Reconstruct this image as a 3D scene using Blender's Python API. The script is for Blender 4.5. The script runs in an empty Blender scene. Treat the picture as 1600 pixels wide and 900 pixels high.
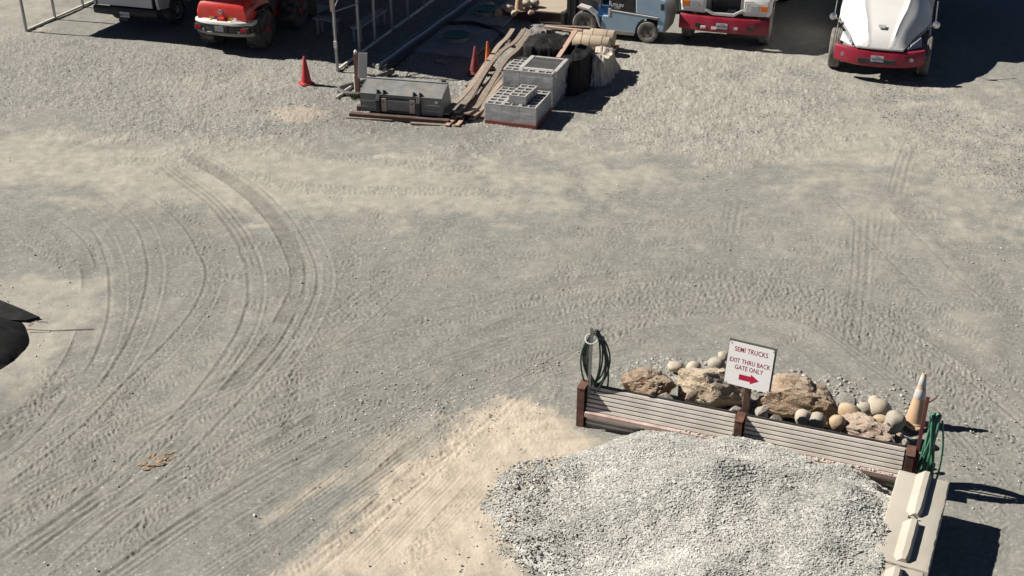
import bpy, bmesh, math, random
import numpy as np
from mathutils import Vector, Matrix, noise

R = math.radians
sc = bpy.context.scene
col = sc.collection
random.seed(7)
RNG = np.random.default_rng(11)

# ---------------------------------------------------------------- camera
cam_d = bpy.data.cameras.new('camera')
cam_d.sensor_width = 36.0
cam_d.lens = 42.8
cam_d.clip_end = 2000.0
cam = bpy.data.objects.new('camera', cam_d)
cam.location = (0.0, 0.0, 9.8)
cam.rotation_euler = (R(90 - 28.3), 0, 0)
col.objects.link(cam)
sc.camera = cam

# ---------------------------------------------------------------- sky and sun
SUN_EL = 40.0
SUN_TO = Vector((0.974 * math.cos(R(SUN_EL)), -0.225 * math.cos(R(SUN_EL)), -math.sin(R(SUN_EL))))
world = bpy.data.worlds.new('World')
sc.world = world
world.use_nodes = True
wn = world.node_tree
sky = wn.nodes.new('ShaderNodeTexSky')
sky.sky_type = 'NISHITA'
sky.sun_disc = False
sky.air_density = 0.25
sky.dust_density = 0.1
sky.ozone_density = 2.0
sky.sun_elevation = R(SUN_EL)
sky.sun_rotation = math.atan2(-SUN_TO.x, -SUN_TO.y)
bg = wn.nodes['Background']
bg.inputs['Strength'].default_value = 0.05
wn.links.new(sky.outputs['Color'], bg.inputs['Color'])
sun_d = bpy.data.lights.new('sun', 'SUN')
sun_d.energy = 5.0
sun_d.angle = R(0.5)
sun_d.color = (1.0, 0.955, 0.885)
sun = bpy.data.objects.new('sun', sun_d)
sun.rotation_euler = SUN_TO.to_track_quat('-Z', 'Y').to_euler()
sun.location = (-20, 5, 25)
col.objects.link(sun)
sc.view_settings.view_transform = 'Standard'
sc.view_settings.look = 'None'
sc.view_settings.exposure = 0.68
sc.view_settings.gamma = 1.0
sc.view_settings.use_curve_mapping = False

# ---------------------------------------------------------------- helpers
def tag(o, label=None, cat=None, group=None, kind=None):
    if label: o['label'] = label
    if cat: o['category'] = cat
    if group: o['group'] = group
    if kind: o['kind'] = kind
    return o

def thing(name, label, cat, loc, rz=0.0, group=None):
    o = bpy.data.objects.new(name, None)
    o.empty_display_size = 0.2
    o.location = (loc[0], loc[1], loc[2] if len(loc) > 2 else 0.0)
    o.rotation_euler = (0, 0, rz)
    col.objects.link(o)
    return tag(o, label, cat, group, 'thing')

def link(name, me, mat, parent=None):
    o = bpy.data.objects.new(name, me)
    if mat is not None and len(me.materials) == 0:
        me.materials.append(mat)
    col.objects.link(o)
    if parent is not None:
        o.parent = parent
    return o

def copy_tree(o, parent=None):
    c = o.copy()
    col.objects.link(c)
    c.parent = parent
    for ch in list(o.children):
        copy_tree(ch, c)
    return c

class MB:
    """collects shapes, then builds ONE mesh object"""
    def __init__(s):
        s.v = []; s.f = []; s.M = Matrix.Identity(4)
    def add(s, vs, fs):
        n = len(s.v)
        for p in vs: s.v.append(s.M @ Vector(p))
        for f in fs: s.f.append([i + n for i in f])
        return s
    def box(s, x0, x1, y0, y1, z0, z1):
        return s.add([(x0,y0,z0),(x1,y0,z0),(x1,y1,z0),(x0,y1,z0),(x0,y0,z1),(x1,y0,z1),(x1,y1,z1),(x0,y1,z1)],
                     [(3,2,1,0),(4,5,6,7),(0,1,5,4),(1,2,6,5),(2,3,7,6),(3,0,4,7)])
    def prism(s, poly, axis, a, b):
        n = len(poly)
        def p(q, h):
            if axis == 'x': return (h, q[0], q[1])
            if axis == 'y': return (q[0], h, q[1])
            return (q[0], q[1], h)
        vs = [p(q, a) for q in poly] + [p(q, b) for q in poly]
        fs = [list(range(n))[::-1], list(range(n, 2*n))]
        for i in range(n):
            j = (i + 1) % n
            fs.append((i, j, n + j, n + i))
        return s.add(vs, fs)
    def loft(s, rings, cap=True, close=True):
        n = len(rings[0]); vs = [p for r in rings for p in r]; fs = []
        for k in range(len(rings) - 1):
            for i in range(n if close else n - 1):
                j = (i + 1) % n
                fs.append((k*n+i, k*n+j, (k+1)*n+j, (k+1)*n+i))
        if cap:
            fs.append(list(range(n))[::-1]); fs.append([(len(rings)-1)*n + i for i in range(n)])
        return s.add(vs, fs)
    def lathe(s, prof, axis='z', c=(0,0,0), n=24):
        rings = []
        for r, h in prof:
            ring = []
            for i in range(n):
                a = 2*math.pi*i/n
                x, y = max(r, 1e-4)*math.cos(a), max(r, 1e-4)*math.sin(a)
                q = (x, y, h) if axis == 'z' else ((h, x, y) if axis == 'x' else (y, h, x))
                ring.append((c[0]+q[0], c[1]+q[1], c[2]+q[2]))
            rings.append(ring)
        return s.loft(rings)
    def tube(s, pts, r, n=8, cap=True, close=False):
        pts = [Vector(p) for p in pts]
        rings = []; up = None
        for i, p in enumerate(pts):
            if close: d = pts[(i+1) % len(pts)] - pts[i-1]
            else: d = pts[min(i+1, len(pts)-1)] - pts[max(i-1, 0)]
            d.normalize()
            if up is None:
                up = Vector((0,0,1)) if abs(d.z) < .9 else Vector((1,0,0))
            up = (up - d*up.dot(d)).normalized()
            q = d.cross(up)
            rr = r[i] if isinstance(r, (list, tuple)) else r
            rings.append([p + (up*math.cos(2*math.pi*k/n) + q*math.sin(2*math.pi*k/n))*rr for k in range(n)])
        if close: rings.append(rings[0]); cap = False
        return s.loft(rings, cap)
    def build(s, name, mat, parent=None, bevel=0.0, smooth=None, seg=2):
        me = bpy.data.meshes.new(name)
        me.from_pydata([tuple(v) for v in s.v], [], s.f)
        bm = bmesh.new(); bm.from_mesh(me)
        bmesh.ops.recalc_face_normals(bm, faces=bm.faces)
        bm.to_mesh(me); bm.free()
        if smooth is not None:
            me.shade_smooth()
            me.set_sharp_from_angle(angle=R(smooth))
        o = link(name, me, mat, parent)
        if bevel > 0:
            b = o.modifiers.new('bevel', 'BEVEL'); b.width = bevel; b.segments = seg
            b.limit_method = 'ANGLE'; b.angle_limit = R(35)
        return o

def rotm(ax, deg): return Matrix.Rotation(R(deg), 4, ax)
def tr(x, y, z): return Matrix.Translation((x, y, z))

def catmull(pts, n=8):
    pts = [np.array(p, float) for p in pts]
    P_ = [2*pts[0]-pts[1]] + pts + [2*pts[-1]-pts[-2]]
    out = []
    for i in range(1, len(P_) - 2):
        p0, p1, p2, p3 = P_[i-1:i+3]
        for k in range(n):
            t = k/n
            out.append(.5*((2*p1)+(-p0+p2)*t+(2*p0-5*p1+4*p2-p3)*t*t+(-p0+3*p1-3*p2+p3)*t**3))
    out.append(pts[-1])
    return [tuple(p) for p in out]

# ---------------------------------------------------------------- materials
def mix_rgb(nt, a, b, fac, mode='MIX'):
    m = nt.nodes.new('ShaderNodeMix'); m.data_type = 'RGBA'; m.blend_type = mode
    for sock, val in ((m.inputs[0], fac), (m.inputs[6], a), (m.inputs[7], b)):
        if isinstance(val, bpy.types.NodeSocket): nt.links.new(val, sock)
        elif isinstance(val, (int, float)): sock.default_value = val
        else: sock.default_value = (*val, 1)
    return m.outputs[2]
def math_n(nt, op, a, b=None, clamp=False):
    m = nt.nodes.new('ShaderNodeMath'); m.operation = op; m.use_clamp = clamp
    for i, val in enumerate((a, b)):
        if val is None: continue
        if isinstance(val, bpy.types.NodeSocket): nt.links.new(val, m.inputs[i])
        else: m.inputs[i].default_value = val
    return m.outputs[0]
def ramp_n(nt, fac, stops):
    r = nt.nodes.new('ShaderNodeValToRGB'); e = r.color_ramp.elements
    while len(e) < len(stops): e.new(.5)
    for i, (p, c) in enumerate(stops):
        e[i].position = p; e[i].color = (*c, 1) if not isinstance(c, (int, float)) else (c, c, c, 1)
    nt.links.new(fac, r.inputs[0]); return r.outputs[0]
def noise_n(nt, vec, scale, detail=4, rough=.55, dist=0.0):
    n = nt.nodes.new('ShaderNodeTexNoise'); n.inputs['Scale'].default_value = scale
    n.inputs['Detail'].default_value = detail; n.inputs['Roughness'].default_value = rough
    n.inputs['Distortion'].default_value = dist
    nt.links.new(vec, n.inputs['Vector']); return n.outputs['Fac']

def mat(name, c, rough=.7, metal=0.0, var=.18, scale=6.0, bump=.0, bscale=30.0, dirt=None, dirt_amt=.0,
        dscale=3.0, coat=0.0, rnd=0.0, stretch=None, c2=None, spec=.4):
    """procedural surface: base colour broken by two noises, dirt in patches, fine relief"""
    m = bpy.data.materials.new(name); m.use_nodes = True
    nt = m.node_tree; b = nt.nodes['Principled BSDF']
    tc = nt.nodes.new('ShaderNodeTexCoord'); vec = tc.outputs['Object']
    if stretch:
        mp = nt.nodes.new('ShaderNodeMapping'); mp.inputs['Scale'].default_value = stretch
        nt.links.new(vec, mp.inputs['Vector']); vec = mp.outputs['Vector']
    n1 = noise_n(nt, vec, scale, 6)
    lo = tuple(x*(1-var) for x in c); hi = tuple(min(1, x*(1+var)) for x in (c2 or c))
    colr = ramp_n(nt, n1, [(.28, lo), (.72, hi)])
    if rnd:
        oi = nt.nodes.new('ShaderNodeObjectInfo')
        k = math_n(nt, 'MULTIPLY_ADD', oi.outputs['Random'], rnd); k.node.inputs[2].default_value = 1 - rnd/2
        cb = nt.nodes.new('ShaderNodeCombineColor')
        for i in range(3): nt.links.new(k, cb.inputs[i])
        colr = mix_rgb(nt, colr, cb.outputs[0], 1.0, 'MULTIPLY')
    if dirt:
        n2 = noise_n(nt, vec, dscale, 7, .65)
        f = math_n(nt, 'MULTIPLY', ramp_n(nt, n2, [(.42, 0.0), (.68, 1.0)]), dirt_amt)
        colr = mix_rgb(nt, colr, dirt, f)
    nt.links.new(colr, b.inputs['Base Color'])
    rr = math_n(nt, 'MULTIPLY_ADD', n1, .25); rr.node.inputs[2].default_value = rough - .12
    nt.links.new(rr, b.inputs['Roughness'])
    b.inputs['Metallic'].default_value = metal
    b.inputs['Specular IOR Level'].default_value = spec
    b.inputs['Coat Weight'].default_value = coat
    if bump:
        bp = nt.nodes.new('ShaderNodeBump'); bp.inputs['Strength'].default_value = bump
        bp.inputs['Distance'].default_value = .01
        nt.links.new(noise_n(nt, vec, bscale, 5), bp.inputs['Height'])
        nt.links.new(bp.outputs[0], b.inputs['Normal'])
    return m

DUST = (.34, .30, .24)
M = {}
M['white_paint'] = mat('white_paint', (.60, .585, .56), .55, var=.05, scale=1.5, dirt=(.44,.40,.34), dirt_amt=.3, coat=.05)
M['white_plastic'] = mat('white_plastic', (.6, .58, .55), .5, var=.08)
M['red_paint'] = mat('red_paint', (.62, .03, .02), .36, var=.1, scale=2, dirt=DUST, dirt_amt=.18, coat=.4)
M['dark_red_paint'] = mat('dark_red_paint', (.25, .008, .024), .4, var=.12, scale=3, dirt=DUST, dirt_amt=.05, coat=.3)
M['blue_paint'] = mat('blue_paint', (.30, .43, .53), .5, var=.1, scale=3, dirt=(.4,.38,.34), dirt_amt=.35)
M['dark_blue_paint'] = mat('dark_blue_paint', (.03, .11, .26), .5, var=.1, scale=3)
M['cream_paint'] = mat('cream_paint', (.62, .60, .55), .5, var=.1, scale=4, dirt=DUST, dirt_amt=.3)
M['black_plastic'] = mat('black_plastic', (.022, .022, .023), .55, var=.25, dirt=(.12,.11,.1), dirt_amt=.3)
M['black_steel'] = mat('black_steel', (.03, .03, .032), .5, var=.3, scale=5, dirt=(.14,.12,.1), dirt_amt=.35)
M['grey_steel'] = mat('grey_steel', (.19, .19, .183), .55, .0, var=.25, scale=4, bump=.15, dirt=(.26,.22,.17), dirt_amt=.45)
M['galvanised'] = mat('galvanised', (.36, .36, .35), .5, .35, var=.15, scale=7, dirt=(.3,.26,.22), dirt_amt=.3)
M['pale_steel'] = mat('pale_steel', (.55, .50, .44), .6, .0, var=.14, scale=3, dirt=(.38,.33,.28), dirt_amt=.4, dscale=5, bump=.2, bscale=60)
M['rust'] = mat('rust', (.085, .04, .03), .85, var=.4, scale=9, c2=(.14,.065,.045), bump=.3, bscale=50, dirt=(.2,.13,.10), dirt_amt=.3)
M['chrome'] = mat('chrome', (.6, .6, .6), .25, .9, var=.05)
M['silver'] = mat('silver', (.55, .55, .54), .4, .5, var=.1)
M['rubber'] = mat('rubber', (.035, .034, .033), .85, var=.3, scale=8, dirt=(.2,.18,.155), dirt_amt=.75, dscale=5, bump=.2)
M['dusty_rubber'] = mat('dusty_rubber', (.12, .11, .10), .9, var=.3, scale=8, dirt=(.28,.26,.22), dirt_amt=.8, dscale=4, bump=.2)
M['glass_dark'] = mat('glass_dark', (.015, .018, .02), .12, var=.1)
M['lamp_glass'] = mat('lamp_glass', (.38, .4, .42), .2, .3, var=.3, scale=25)
M['amber'] = mat('amber', (.62, .17, .02), .3, var=.2, scale=20)
M['red_lens'] = mat('red_lens', (.25, .008, .012), .3, var=.2, scale=20)
M['plate_white'] = mat('plate_white', (.55, .55, .54), .5, var=.06)
M['ink_blue'] = mat('ink_blue', (.05, .07, .2), .6, var=.1)
M['ink_white'] = mat('ink_white', (.8, .8, .78), .6, var=.05)
M['yellow_decal'] = mat('yellow_decal', (.55, .36, .03), .5, var=.1)
M['sign_white'] = mat('sign_white', (.80, .775, .75), .5, var=.05, scale=3, dirt=(.6,.52,.47), dirt_amt=.3)
M['sign_red'] = mat('sign_red', (.26, .012, .045), .55, var=.1)
M['sign_arrow'] = mat('sign_arrow', (.40, .008, .04), .55, var=.12, scale=12)
M['sign_back'] = mat('sign_back', (.09, .09, .075), .7, var=.2)
M['wood'] = mat('wood', (.21, .165, .13), .85, var=.3, scale=4, stretch=(6, .5, 6), bump=.25, bscale=15, rnd=.5, dirt=(.16,.13,.11), dirt_amt=.4)
M['wood_pink'] = mat('wood_pink', (.46, .31, .22), .8, var=.18, scale=4, stretch=(1, 6, 6), bump=.15, bscale=15, dirt=(.3,.22,.17), dirt_amt=.3)
M['wood_dark'] = mat('wood_dark', (.10, .065, .05), .85, var=.35, scale=5, bump=.3, bscale=20)
M['pallet_red'] = mat('pallet_red', (.26, .065, .045), .8, var=.25, scale=5, dirt=(.2,.14,.11), dirt_amt=.4)
M['post_wood'] = mat('post_wood', (.15, .085, .06), .85, var=.3, scale=6, stretch=(6,6,.6), bump=.3)
M['plywood'] = mat('plywood', (.40, .33, .25), .8, var=.2, scale=3, dirt=(.25,.2,.15), dirt_amt=.4)
M['concrete'] = mat('concrete', (.42, .388, .325), .88, var=.10, scale=5, bump=.35, bscale=70, dirt=(.36,.30,.24), dirt_amt=.55, dscale=2.5)
M['slab_concrete'] = mat('slab_concrete', (.30, .29, .27), .9, var=.18, scale=3, bump=.3, bscale=40)
M['cmu'] = mat('cmu', (.40, .385, .36), .92, var=.13, scale=9, bump=.5, bscale=90, rnd=.22)
M['paver'] = mat('paver', (.06, .06, .058), .9, var=.25, scale=6, bump=.4, bscale=60, rnd=.35)
M['tarp'] = mat('tarp', spec=.12, c=(.014, .0138, .0135), rough=.65, var=.35, scale=3, dirt=(.055,.05,.045), dirt_amt=.5, dscale=2)
M['grey_tarp'] = mat('grey_tarp', spec=.08, c=(.016, .016, .016), rough=.8, var=.3, scale=2.5, stretch=(1,4,1), dirt=(.028,.027,.025), dirt_amt=.6, dscale=4, bump=.3, bscale=15)
M['bag'] = mat('bag', (.52, .46, .37), .8, var=.2, scale=5, dirt=(.12,.1,.08), dirt_amt=.35)
M['mat_roll'] = mat('mat_roll', (.46, .37, .27), .85, var=.16, scale=6, bump=.3, bscale=60)
M['hose_green'] = mat('hose_green', (.05, .17, .105), .45, var=.25, scale=6, dirt=(.2,.24,.18), dirt_amt=.3)
M['hose_dark'] = mat('hose_dark', (.022, .042, .032), .5, var=.3, scale=6)
M['black_pipe'] = mat('black_pipe', (.018, .018, .02), .5, var=.3, dirt=(.12,.11,.1), dirt_amt=.3)
M['grey_pipe'] = mat('grey_pipe', (.30, .29, .27), .6, var=.2, dirt=(.2,.17,.14), dirt_amt=.4)
M['lid_green'] = mat('lid_green', (.025, .12, .07), .6, var=.2)
M['cone_red'] = mat('cone_red', (.42, .03, .035), .6, var=.18, scale=6, dirt=(.3,.16,.12), dirt_amt=.3)
M['cone_dull'] = mat('cone_dull', (.20, .035, .035), .7, var=.25, scale=6, dirt=(.25,.16,.13), dirt_amt=.35)
M['cone_orange'] = mat('cone_orange', (.62, .13, .03), .6, var=.18, scale=6, dirt=(.4,.2,.12), dirt_amt=.4)
M['cone_pale'] = mat('cone_pale', (.50, .33, .20), .7, var=.18, scale=6, dirt=(.45,.34,.25), dirt_amt=.5)
M['cone_band'] = mat('cone_band', (.50, .48, .46), .6, var=.12, scale=8, dirt=(.4,.35,.3), dirt_amt=.3)
M['grass'] = mat('grass', (.06, .085, .025), .8, var=.4, scale=20)
M['bin_grey'] = mat('bin_grey', (.10, .105, .11), .7, var=.2, scale=4, dirt=(.2,.18,.15), dirt_amt=.3)
M['rope'] = mat('rope', (.16, .145, .12), .9, var=.3)
M['clod'] = mat('clod', (.20, .135, .085), .95, var=.4, scale=14, c2=(.34,.25,.17), bump=.6, bscale=40)

M['rust_red'] = mat('rust_red', (.17, .045, .035), .8, var=.35, scale=8, bump=.2, bscale=50, dirt=(.3,.2,.16), dirt_amt=.3)
M['tarp_grey'] = mat('tarp_grey', (.19, .18, .165), .7, var=.3, scale=4)

def rock_mat(name, a, b, c, scale=3.0, bump=.7, pale_top=.45):
    m = bpy.data.materials.new(name); m.use_nodes = True
    nt = m.node_tree; bs = nt.nodes['Principled BSDF']
    tc = nt.nodes.new('ShaderNodeTexCoord'); oi = nt.nodes.new('ShaderNodeObjectInfo')
    va = nt.nodes.new('ShaderNodeVectorMath'); va.operation = 'ADD'
    sc_ = nt.nodes.new('ShaderNodeVectorMath'); sc_.operation = 'SCALE'; sc_.inputs[0].default_value = (17, 31, 11)
    nt.links.new(oi.outputs['Random'], sc_.inputs['Scale'])
    nt.links.new(tc.outputs['Object'], va.inputs[0]); nt.links.new(sc_.outputs[0], va.inputs[1])
    v = va.outputs[0]
    f = noise_n(nt, v, scale, 8, .62, .4)
    c1 = ramp_n(nt, f, [(.25, a), (.5, b), (.75, c)])
    sp = noise_n(nt, v, scale*14, 3, .7)
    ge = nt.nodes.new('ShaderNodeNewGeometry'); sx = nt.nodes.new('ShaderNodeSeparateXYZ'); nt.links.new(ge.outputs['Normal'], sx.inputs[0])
    c1 = mix_rgb(nt, c1, (.46, .39, .30), math_n(nt, 'MULTIPLY', ramp_n(nt, sx.outputs['Z'], [(.55, 0.0), (.9, 1.0)]), pale_top))  # upward-facing surfaces are mixed towards pale tan
    c1 = mix_rgb(nt, c1, ramp_n(nt, sp, [(.3, .62), (.6, 1.0), (.8, 1.15)]), .8, 'MULTIPLY')
    nt.links.new(c1, bs.inputs['Base Color']); bs.inputs['Roughness'].default_value = .9
    bp = nt.nodes.new('ShaderNodeBump'); bp.inputs['Strength'].default_value = bump; bp.inputs['Distance'].default_value = .03
    nt.links.new(noise_n(nt, v, scale*6, 8, .65), bp.inputs['Height']); nt.links.new(bp.outputs[0], bs.inputs['Normal'])
    return m
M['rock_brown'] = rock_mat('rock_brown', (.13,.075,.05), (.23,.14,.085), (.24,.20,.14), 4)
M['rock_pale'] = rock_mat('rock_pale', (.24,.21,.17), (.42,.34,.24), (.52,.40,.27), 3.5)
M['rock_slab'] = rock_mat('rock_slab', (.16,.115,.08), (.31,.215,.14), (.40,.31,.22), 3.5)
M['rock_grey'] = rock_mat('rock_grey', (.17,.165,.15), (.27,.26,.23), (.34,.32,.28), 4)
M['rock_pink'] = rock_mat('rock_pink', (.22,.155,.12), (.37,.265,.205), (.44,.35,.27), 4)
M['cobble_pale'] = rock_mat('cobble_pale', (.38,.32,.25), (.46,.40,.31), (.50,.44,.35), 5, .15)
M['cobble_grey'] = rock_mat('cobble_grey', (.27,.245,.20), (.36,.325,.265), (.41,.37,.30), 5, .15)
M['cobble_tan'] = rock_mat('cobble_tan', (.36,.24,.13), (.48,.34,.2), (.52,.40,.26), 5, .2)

def film_mat():
    m = bpy.data.materials.new('stretch_film'); m.use_nodes = True
    nt = m.node_tree; b = nt.nodes['Principled BSDF']
    b.inputs['Base Color'].default_value = (.7, .7, .68, 1); b.inputs['Roughness'].default_value = .3
    tc = nt.nodes.new('ShaderNodeTexCoord'); mp = nt.nodes.new('ShaderNodeMapping'); mp.inputs['Scale'].default_value = (1, 1, 4)
    nt.links.new(tc.outputs['Object'], mp.inputs['Vector'])
    f = noise_n(nt, mp.outputs[0], 2.2, 4, .5, .8)
    nt.links.new(ramp_n(nt, f, [(.35, .16), (.75, .68)]), b.inputs['Alpha'])
    bp = nt.nodes.new('ShaderNodeBump'); bp.inputs['Strength'].default_value = .6; bp.inputs['Distance'].default_value = .02
    nt.links.new(f, bp.inputs['Height']); nt.links.new(bp.outputs[0], b.inputs['Normal'])
    return m
M['film'] = film_mat()

# ---------------------------------------------------------------- the yard: one ground sheet
class Field:
    """periodic random field with wavelengths between lo and hi metres, std 1"""
    def __init__(s, L, lo, hi, p=1.2, n=1024, seed=0):
        g = np.random.default_rng(seed)
        f = np.fft.fft2(g.standard_normal((n, n)))
        k = np.hypot(*np.meshgrid(np.fft.fftfreq(n, L/n), np.fft.fftfreq(n, L/n)))
        k[0, 0] = 1e-6
        w = np.where((k > 1/hi) & (k < 1/lo), k**-p, 0)
        a = np.real(np.fft.ifft2(f*w)); s.a = (a/a.std()).astype(np.float32); s.L = L; s.n = n
    def __call__(s, x, y):
        u = np.mod(x/s.L, 1)*s.n; v = np.mod(y/s.L, 1)*s.n
        i = u.astype(np.int32) % s.n; j = v.astype(np.int32) % s.n
        fu = (u-np.floor(u)).astype(np.float32); fv = (v-np.floor(v)).astype(np.float32)
        i2 = (i+1) % s.n; j2 = (j+1) % s.n
        a = s.a
        return (a[j, i]*(1-fu)+a[j, i2]*fu)*(1-fv)+(a[j2, i]*(1-fu)+a[j2, i2]*fu)*fv
F_big = Field(40, 1.2, 12, 1.3, seed=1)
F_mid = Field(20, .25, 2.0, 1.2, seed=2)
F_fine = Field(9, .035, .35, .9, seed=3)

def sstep(a, b, x):
    t = np.clip((x-a)/(b-a), 0, 1); return t*t*(3-2*t)
def poly_sd(poly, X, Y):
    """signed distance, positive inside"""
    d = np.full(X.shape, 1e9, np.float32); ins = np.zeros(X.shape, bool)
    n = len(poly)
    for i in range(n):
        ax, ay = poly[i]; bx, by = poly[(i+1) % n]
        ex, ey = bx-ax, by-ay
        t = np.clip(((X-ax)*ex+(Y-ay)*ey)/(ex*ex+ey*ey+1e-9), 0, 1)
        d = np.minimum(d, (X-ax-t*ex)**2+(Y-ay-t*ey)**2)
        c = (ay > Y) != (by > Y)
        ins ^= c & (X < ex*(Y-ay)/(ey if abs(ey) > 1e-9 else 1e-9)+ax)
    d = np.sqrt(d)
    return np.where(ins, d, -d)

DUST_ZONES = [  # outline on the ground, softness in metres, strength
    ([(-12.56,26.27),(-10.78,26.19),(-9.95,25.86),(-8.84,24.55),(-6.57,24.92),(-4.86,24.70),(-2.69,23.83),(0.00,23.62),(2.70,23.90),(4.66,23.48),(3.82,22.23),(1.24,21.55),(-1.23,21.26),(-2.99,21.67),(-4.68,21.32),(-6.37,22.23),(-7.71,22.48),(-9.07,22.71),(-11.08,22.55)], 1.1, .95),
    ([(-9.25,18.79),(-8.22,18.72),(-7.70,18.48),(-6.96,18.39),(-6.74,17.49),(-6.77,16.40),(-6.69,15.38),(-7.30,15.20),(-7.87,15.20)], .35, .85),
    ([(1.40,32.64),(5.07,31.20),(7.91,29.61),(9.66,28.39),(12.56,27.03),(10.70,22.23),(8.62,21.32),(7.00,22.23),(4.59,23.04),(2.04,24.08),(0.42,25.00)], 2.0, .85),
    ([(-8.34,29.36),(-6.93,30.39),(-5.68,29.77),(-5.61,27.47),(-7.46,26.95)], .7, .55),
    ([(-16.09,36.60),(-13.76,36.60),(-13.34,32.64),(-14.12,31.48)], .8, .6),
    ([(1.11,18.67),(2.00,18.67),(1.92,17.75),(1.07,17.75)], .3, .25),
    ([(6.76,17.53),(7.67,17.11),(7.16,16.21),(6.55,16.50)], .4, .3),
    ([(0.00,21.32),(6.44,22.55),(9.85,21.32),(9.40,18.91),(4.57,19.41),(1.17,19.92)], 1.2, .28),
    ([(-7.38,26.61),(-6.58,27.03),(-5.57,26.40),(-6.71,25.58)], .3, .45),
]
GRAVEL_ZONES = [
    ([(-15.34,33.25),(-11.41,32.64),(-8.57,31.76),(-5.06,28.87),(-3.50,26.19),(-4.53,25.31),(-6.40,24.77),(-7.73,25.08),(-9.43,25.58),(-12.66,26.52)], .8, .95),
    ([(1.40,32.64),(5.10,31.48),(8.13,29.87),(8.19,27.47),(6.64,24.62),(4.66,23.48),(3.26,24.08),(1.97,25.19),(1.04,26.82),(0.00,25.00),(-1.11,24.81)], 1.0, 1.0),
    ([(-6.09,29.36),(-5.62,38.11),(2.05,38.91),(1.32,30.39),(0.71,25.19),(-1.43,25.58),(-3.45,25.78)], .6, 1.0),
    ([(8.66,29.36),(12.56,27.03),(10.46,21.61),(8.01,23.55)], 1.0, .55),
    ([(3.86,15.56),(5.83,15.03),(5.59,13.59),(3.43,14.21),(1.53,15.38),(1.26,15.74),(2.45,15.92)], .25, .8),
    ([(-1.80,14.21),(-0.56,14.86),(0.57,15.20),(1.19,14.53),(-0.86,13.30)], .5, .35),
]
SAND_ZONES = [
    ([(-2.84,10.87),(-2.36,11.73),(-1.82,12.54),(-1.29,13.27),(-0.85,14.13),(-0.60,14.56),(-0.09,14.82),(0.42,14.76),(0.72,14.28),(1.14,13.74),(0.68,13.09),(-0.17,12.54),(-0.16,11.85),(0.07,10.87)], .26, 1.0),
    ([(-3.29,12.03),(-2.74,12.68),(-2.29,13.05),(-2.31,12.85),(-2.69,12.35),(-3.10,11.91)], .12, .55),
    ([(-5.55,27.12),(-5.00,27.47),(-4.33,26.95),(-4.52,26.19),(-5.26,26.27)], .25, .6),
    ([(-2.06,13.30),(-1.34,14.05),(-0.73,14.36),(-1.36,13.09),(-1.96,12.35)], .3, .4),
]
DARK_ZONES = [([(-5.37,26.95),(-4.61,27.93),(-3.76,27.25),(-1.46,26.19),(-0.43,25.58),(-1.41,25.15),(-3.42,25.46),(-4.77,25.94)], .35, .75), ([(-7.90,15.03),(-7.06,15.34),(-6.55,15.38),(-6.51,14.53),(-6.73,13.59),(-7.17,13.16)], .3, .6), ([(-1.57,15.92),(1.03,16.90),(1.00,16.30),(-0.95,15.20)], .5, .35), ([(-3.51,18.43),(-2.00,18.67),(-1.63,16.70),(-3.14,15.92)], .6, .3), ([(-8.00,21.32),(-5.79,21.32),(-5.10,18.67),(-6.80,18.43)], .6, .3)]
PILE_FOOT = [(-0.39,12.35),(-0.21,12.95),(0.09,13.27),(0.61,13.42),(1.14,13.59),(1.65,13.99),(2.06,14.08),(3.08,13.74),(3.88,13.36),(4.51,13.09),(5.02,12.79),(4.80,12.22),(5.01,12.77)]+[(5.0,12.75),(5.16,12.2),(4.46,10.6),(4.0,9.5),(1.0,9.4),(.15,10.2)]+[(0.23,10.98),(-0.08,11.26),(-0.28,11.73)]
PILE_CONES = [  # x, y, height, slope, squash
    (2.55, 12.15, .70, .39, 1.0), (3.9, 11.35, .72, .38, 1.0), (2.1, 10.5, .55, .3, 1.0), (1.6, 12.85, .42, .36, 1.0), (3.3, 12.45, .5, .36, 1.0),
    (4.2, 10.4, .6, .34, 1.0), (1.05, 11.5, .24, .2, 1.0),
]
def pile_h(X, Y):
    sd = poly_sd(PILE_FOOT, X, Y)
    acc = np.zeros(X.shape, np.float32)
    for cx, cy, h, s, q in PILE_CONES:
        r = np.hypot(X-cx, (Y-cy)*q)
        acc += np.exp(9*np.maximum(h-s*np.sqrt(r*r+.02), 0)) - 1
    h = np.log1p(acc)/9
    h = h + .05 + .010*F_mid(X*1.3, Y*1.3) + .045*F_big(X*2.0, Y*2.0)
    e = sstep(-.02, .30, sd)
    return np.where(sd > -.02, np.maximum(h*e, .0) + .012*e, -1.0), sd

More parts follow.
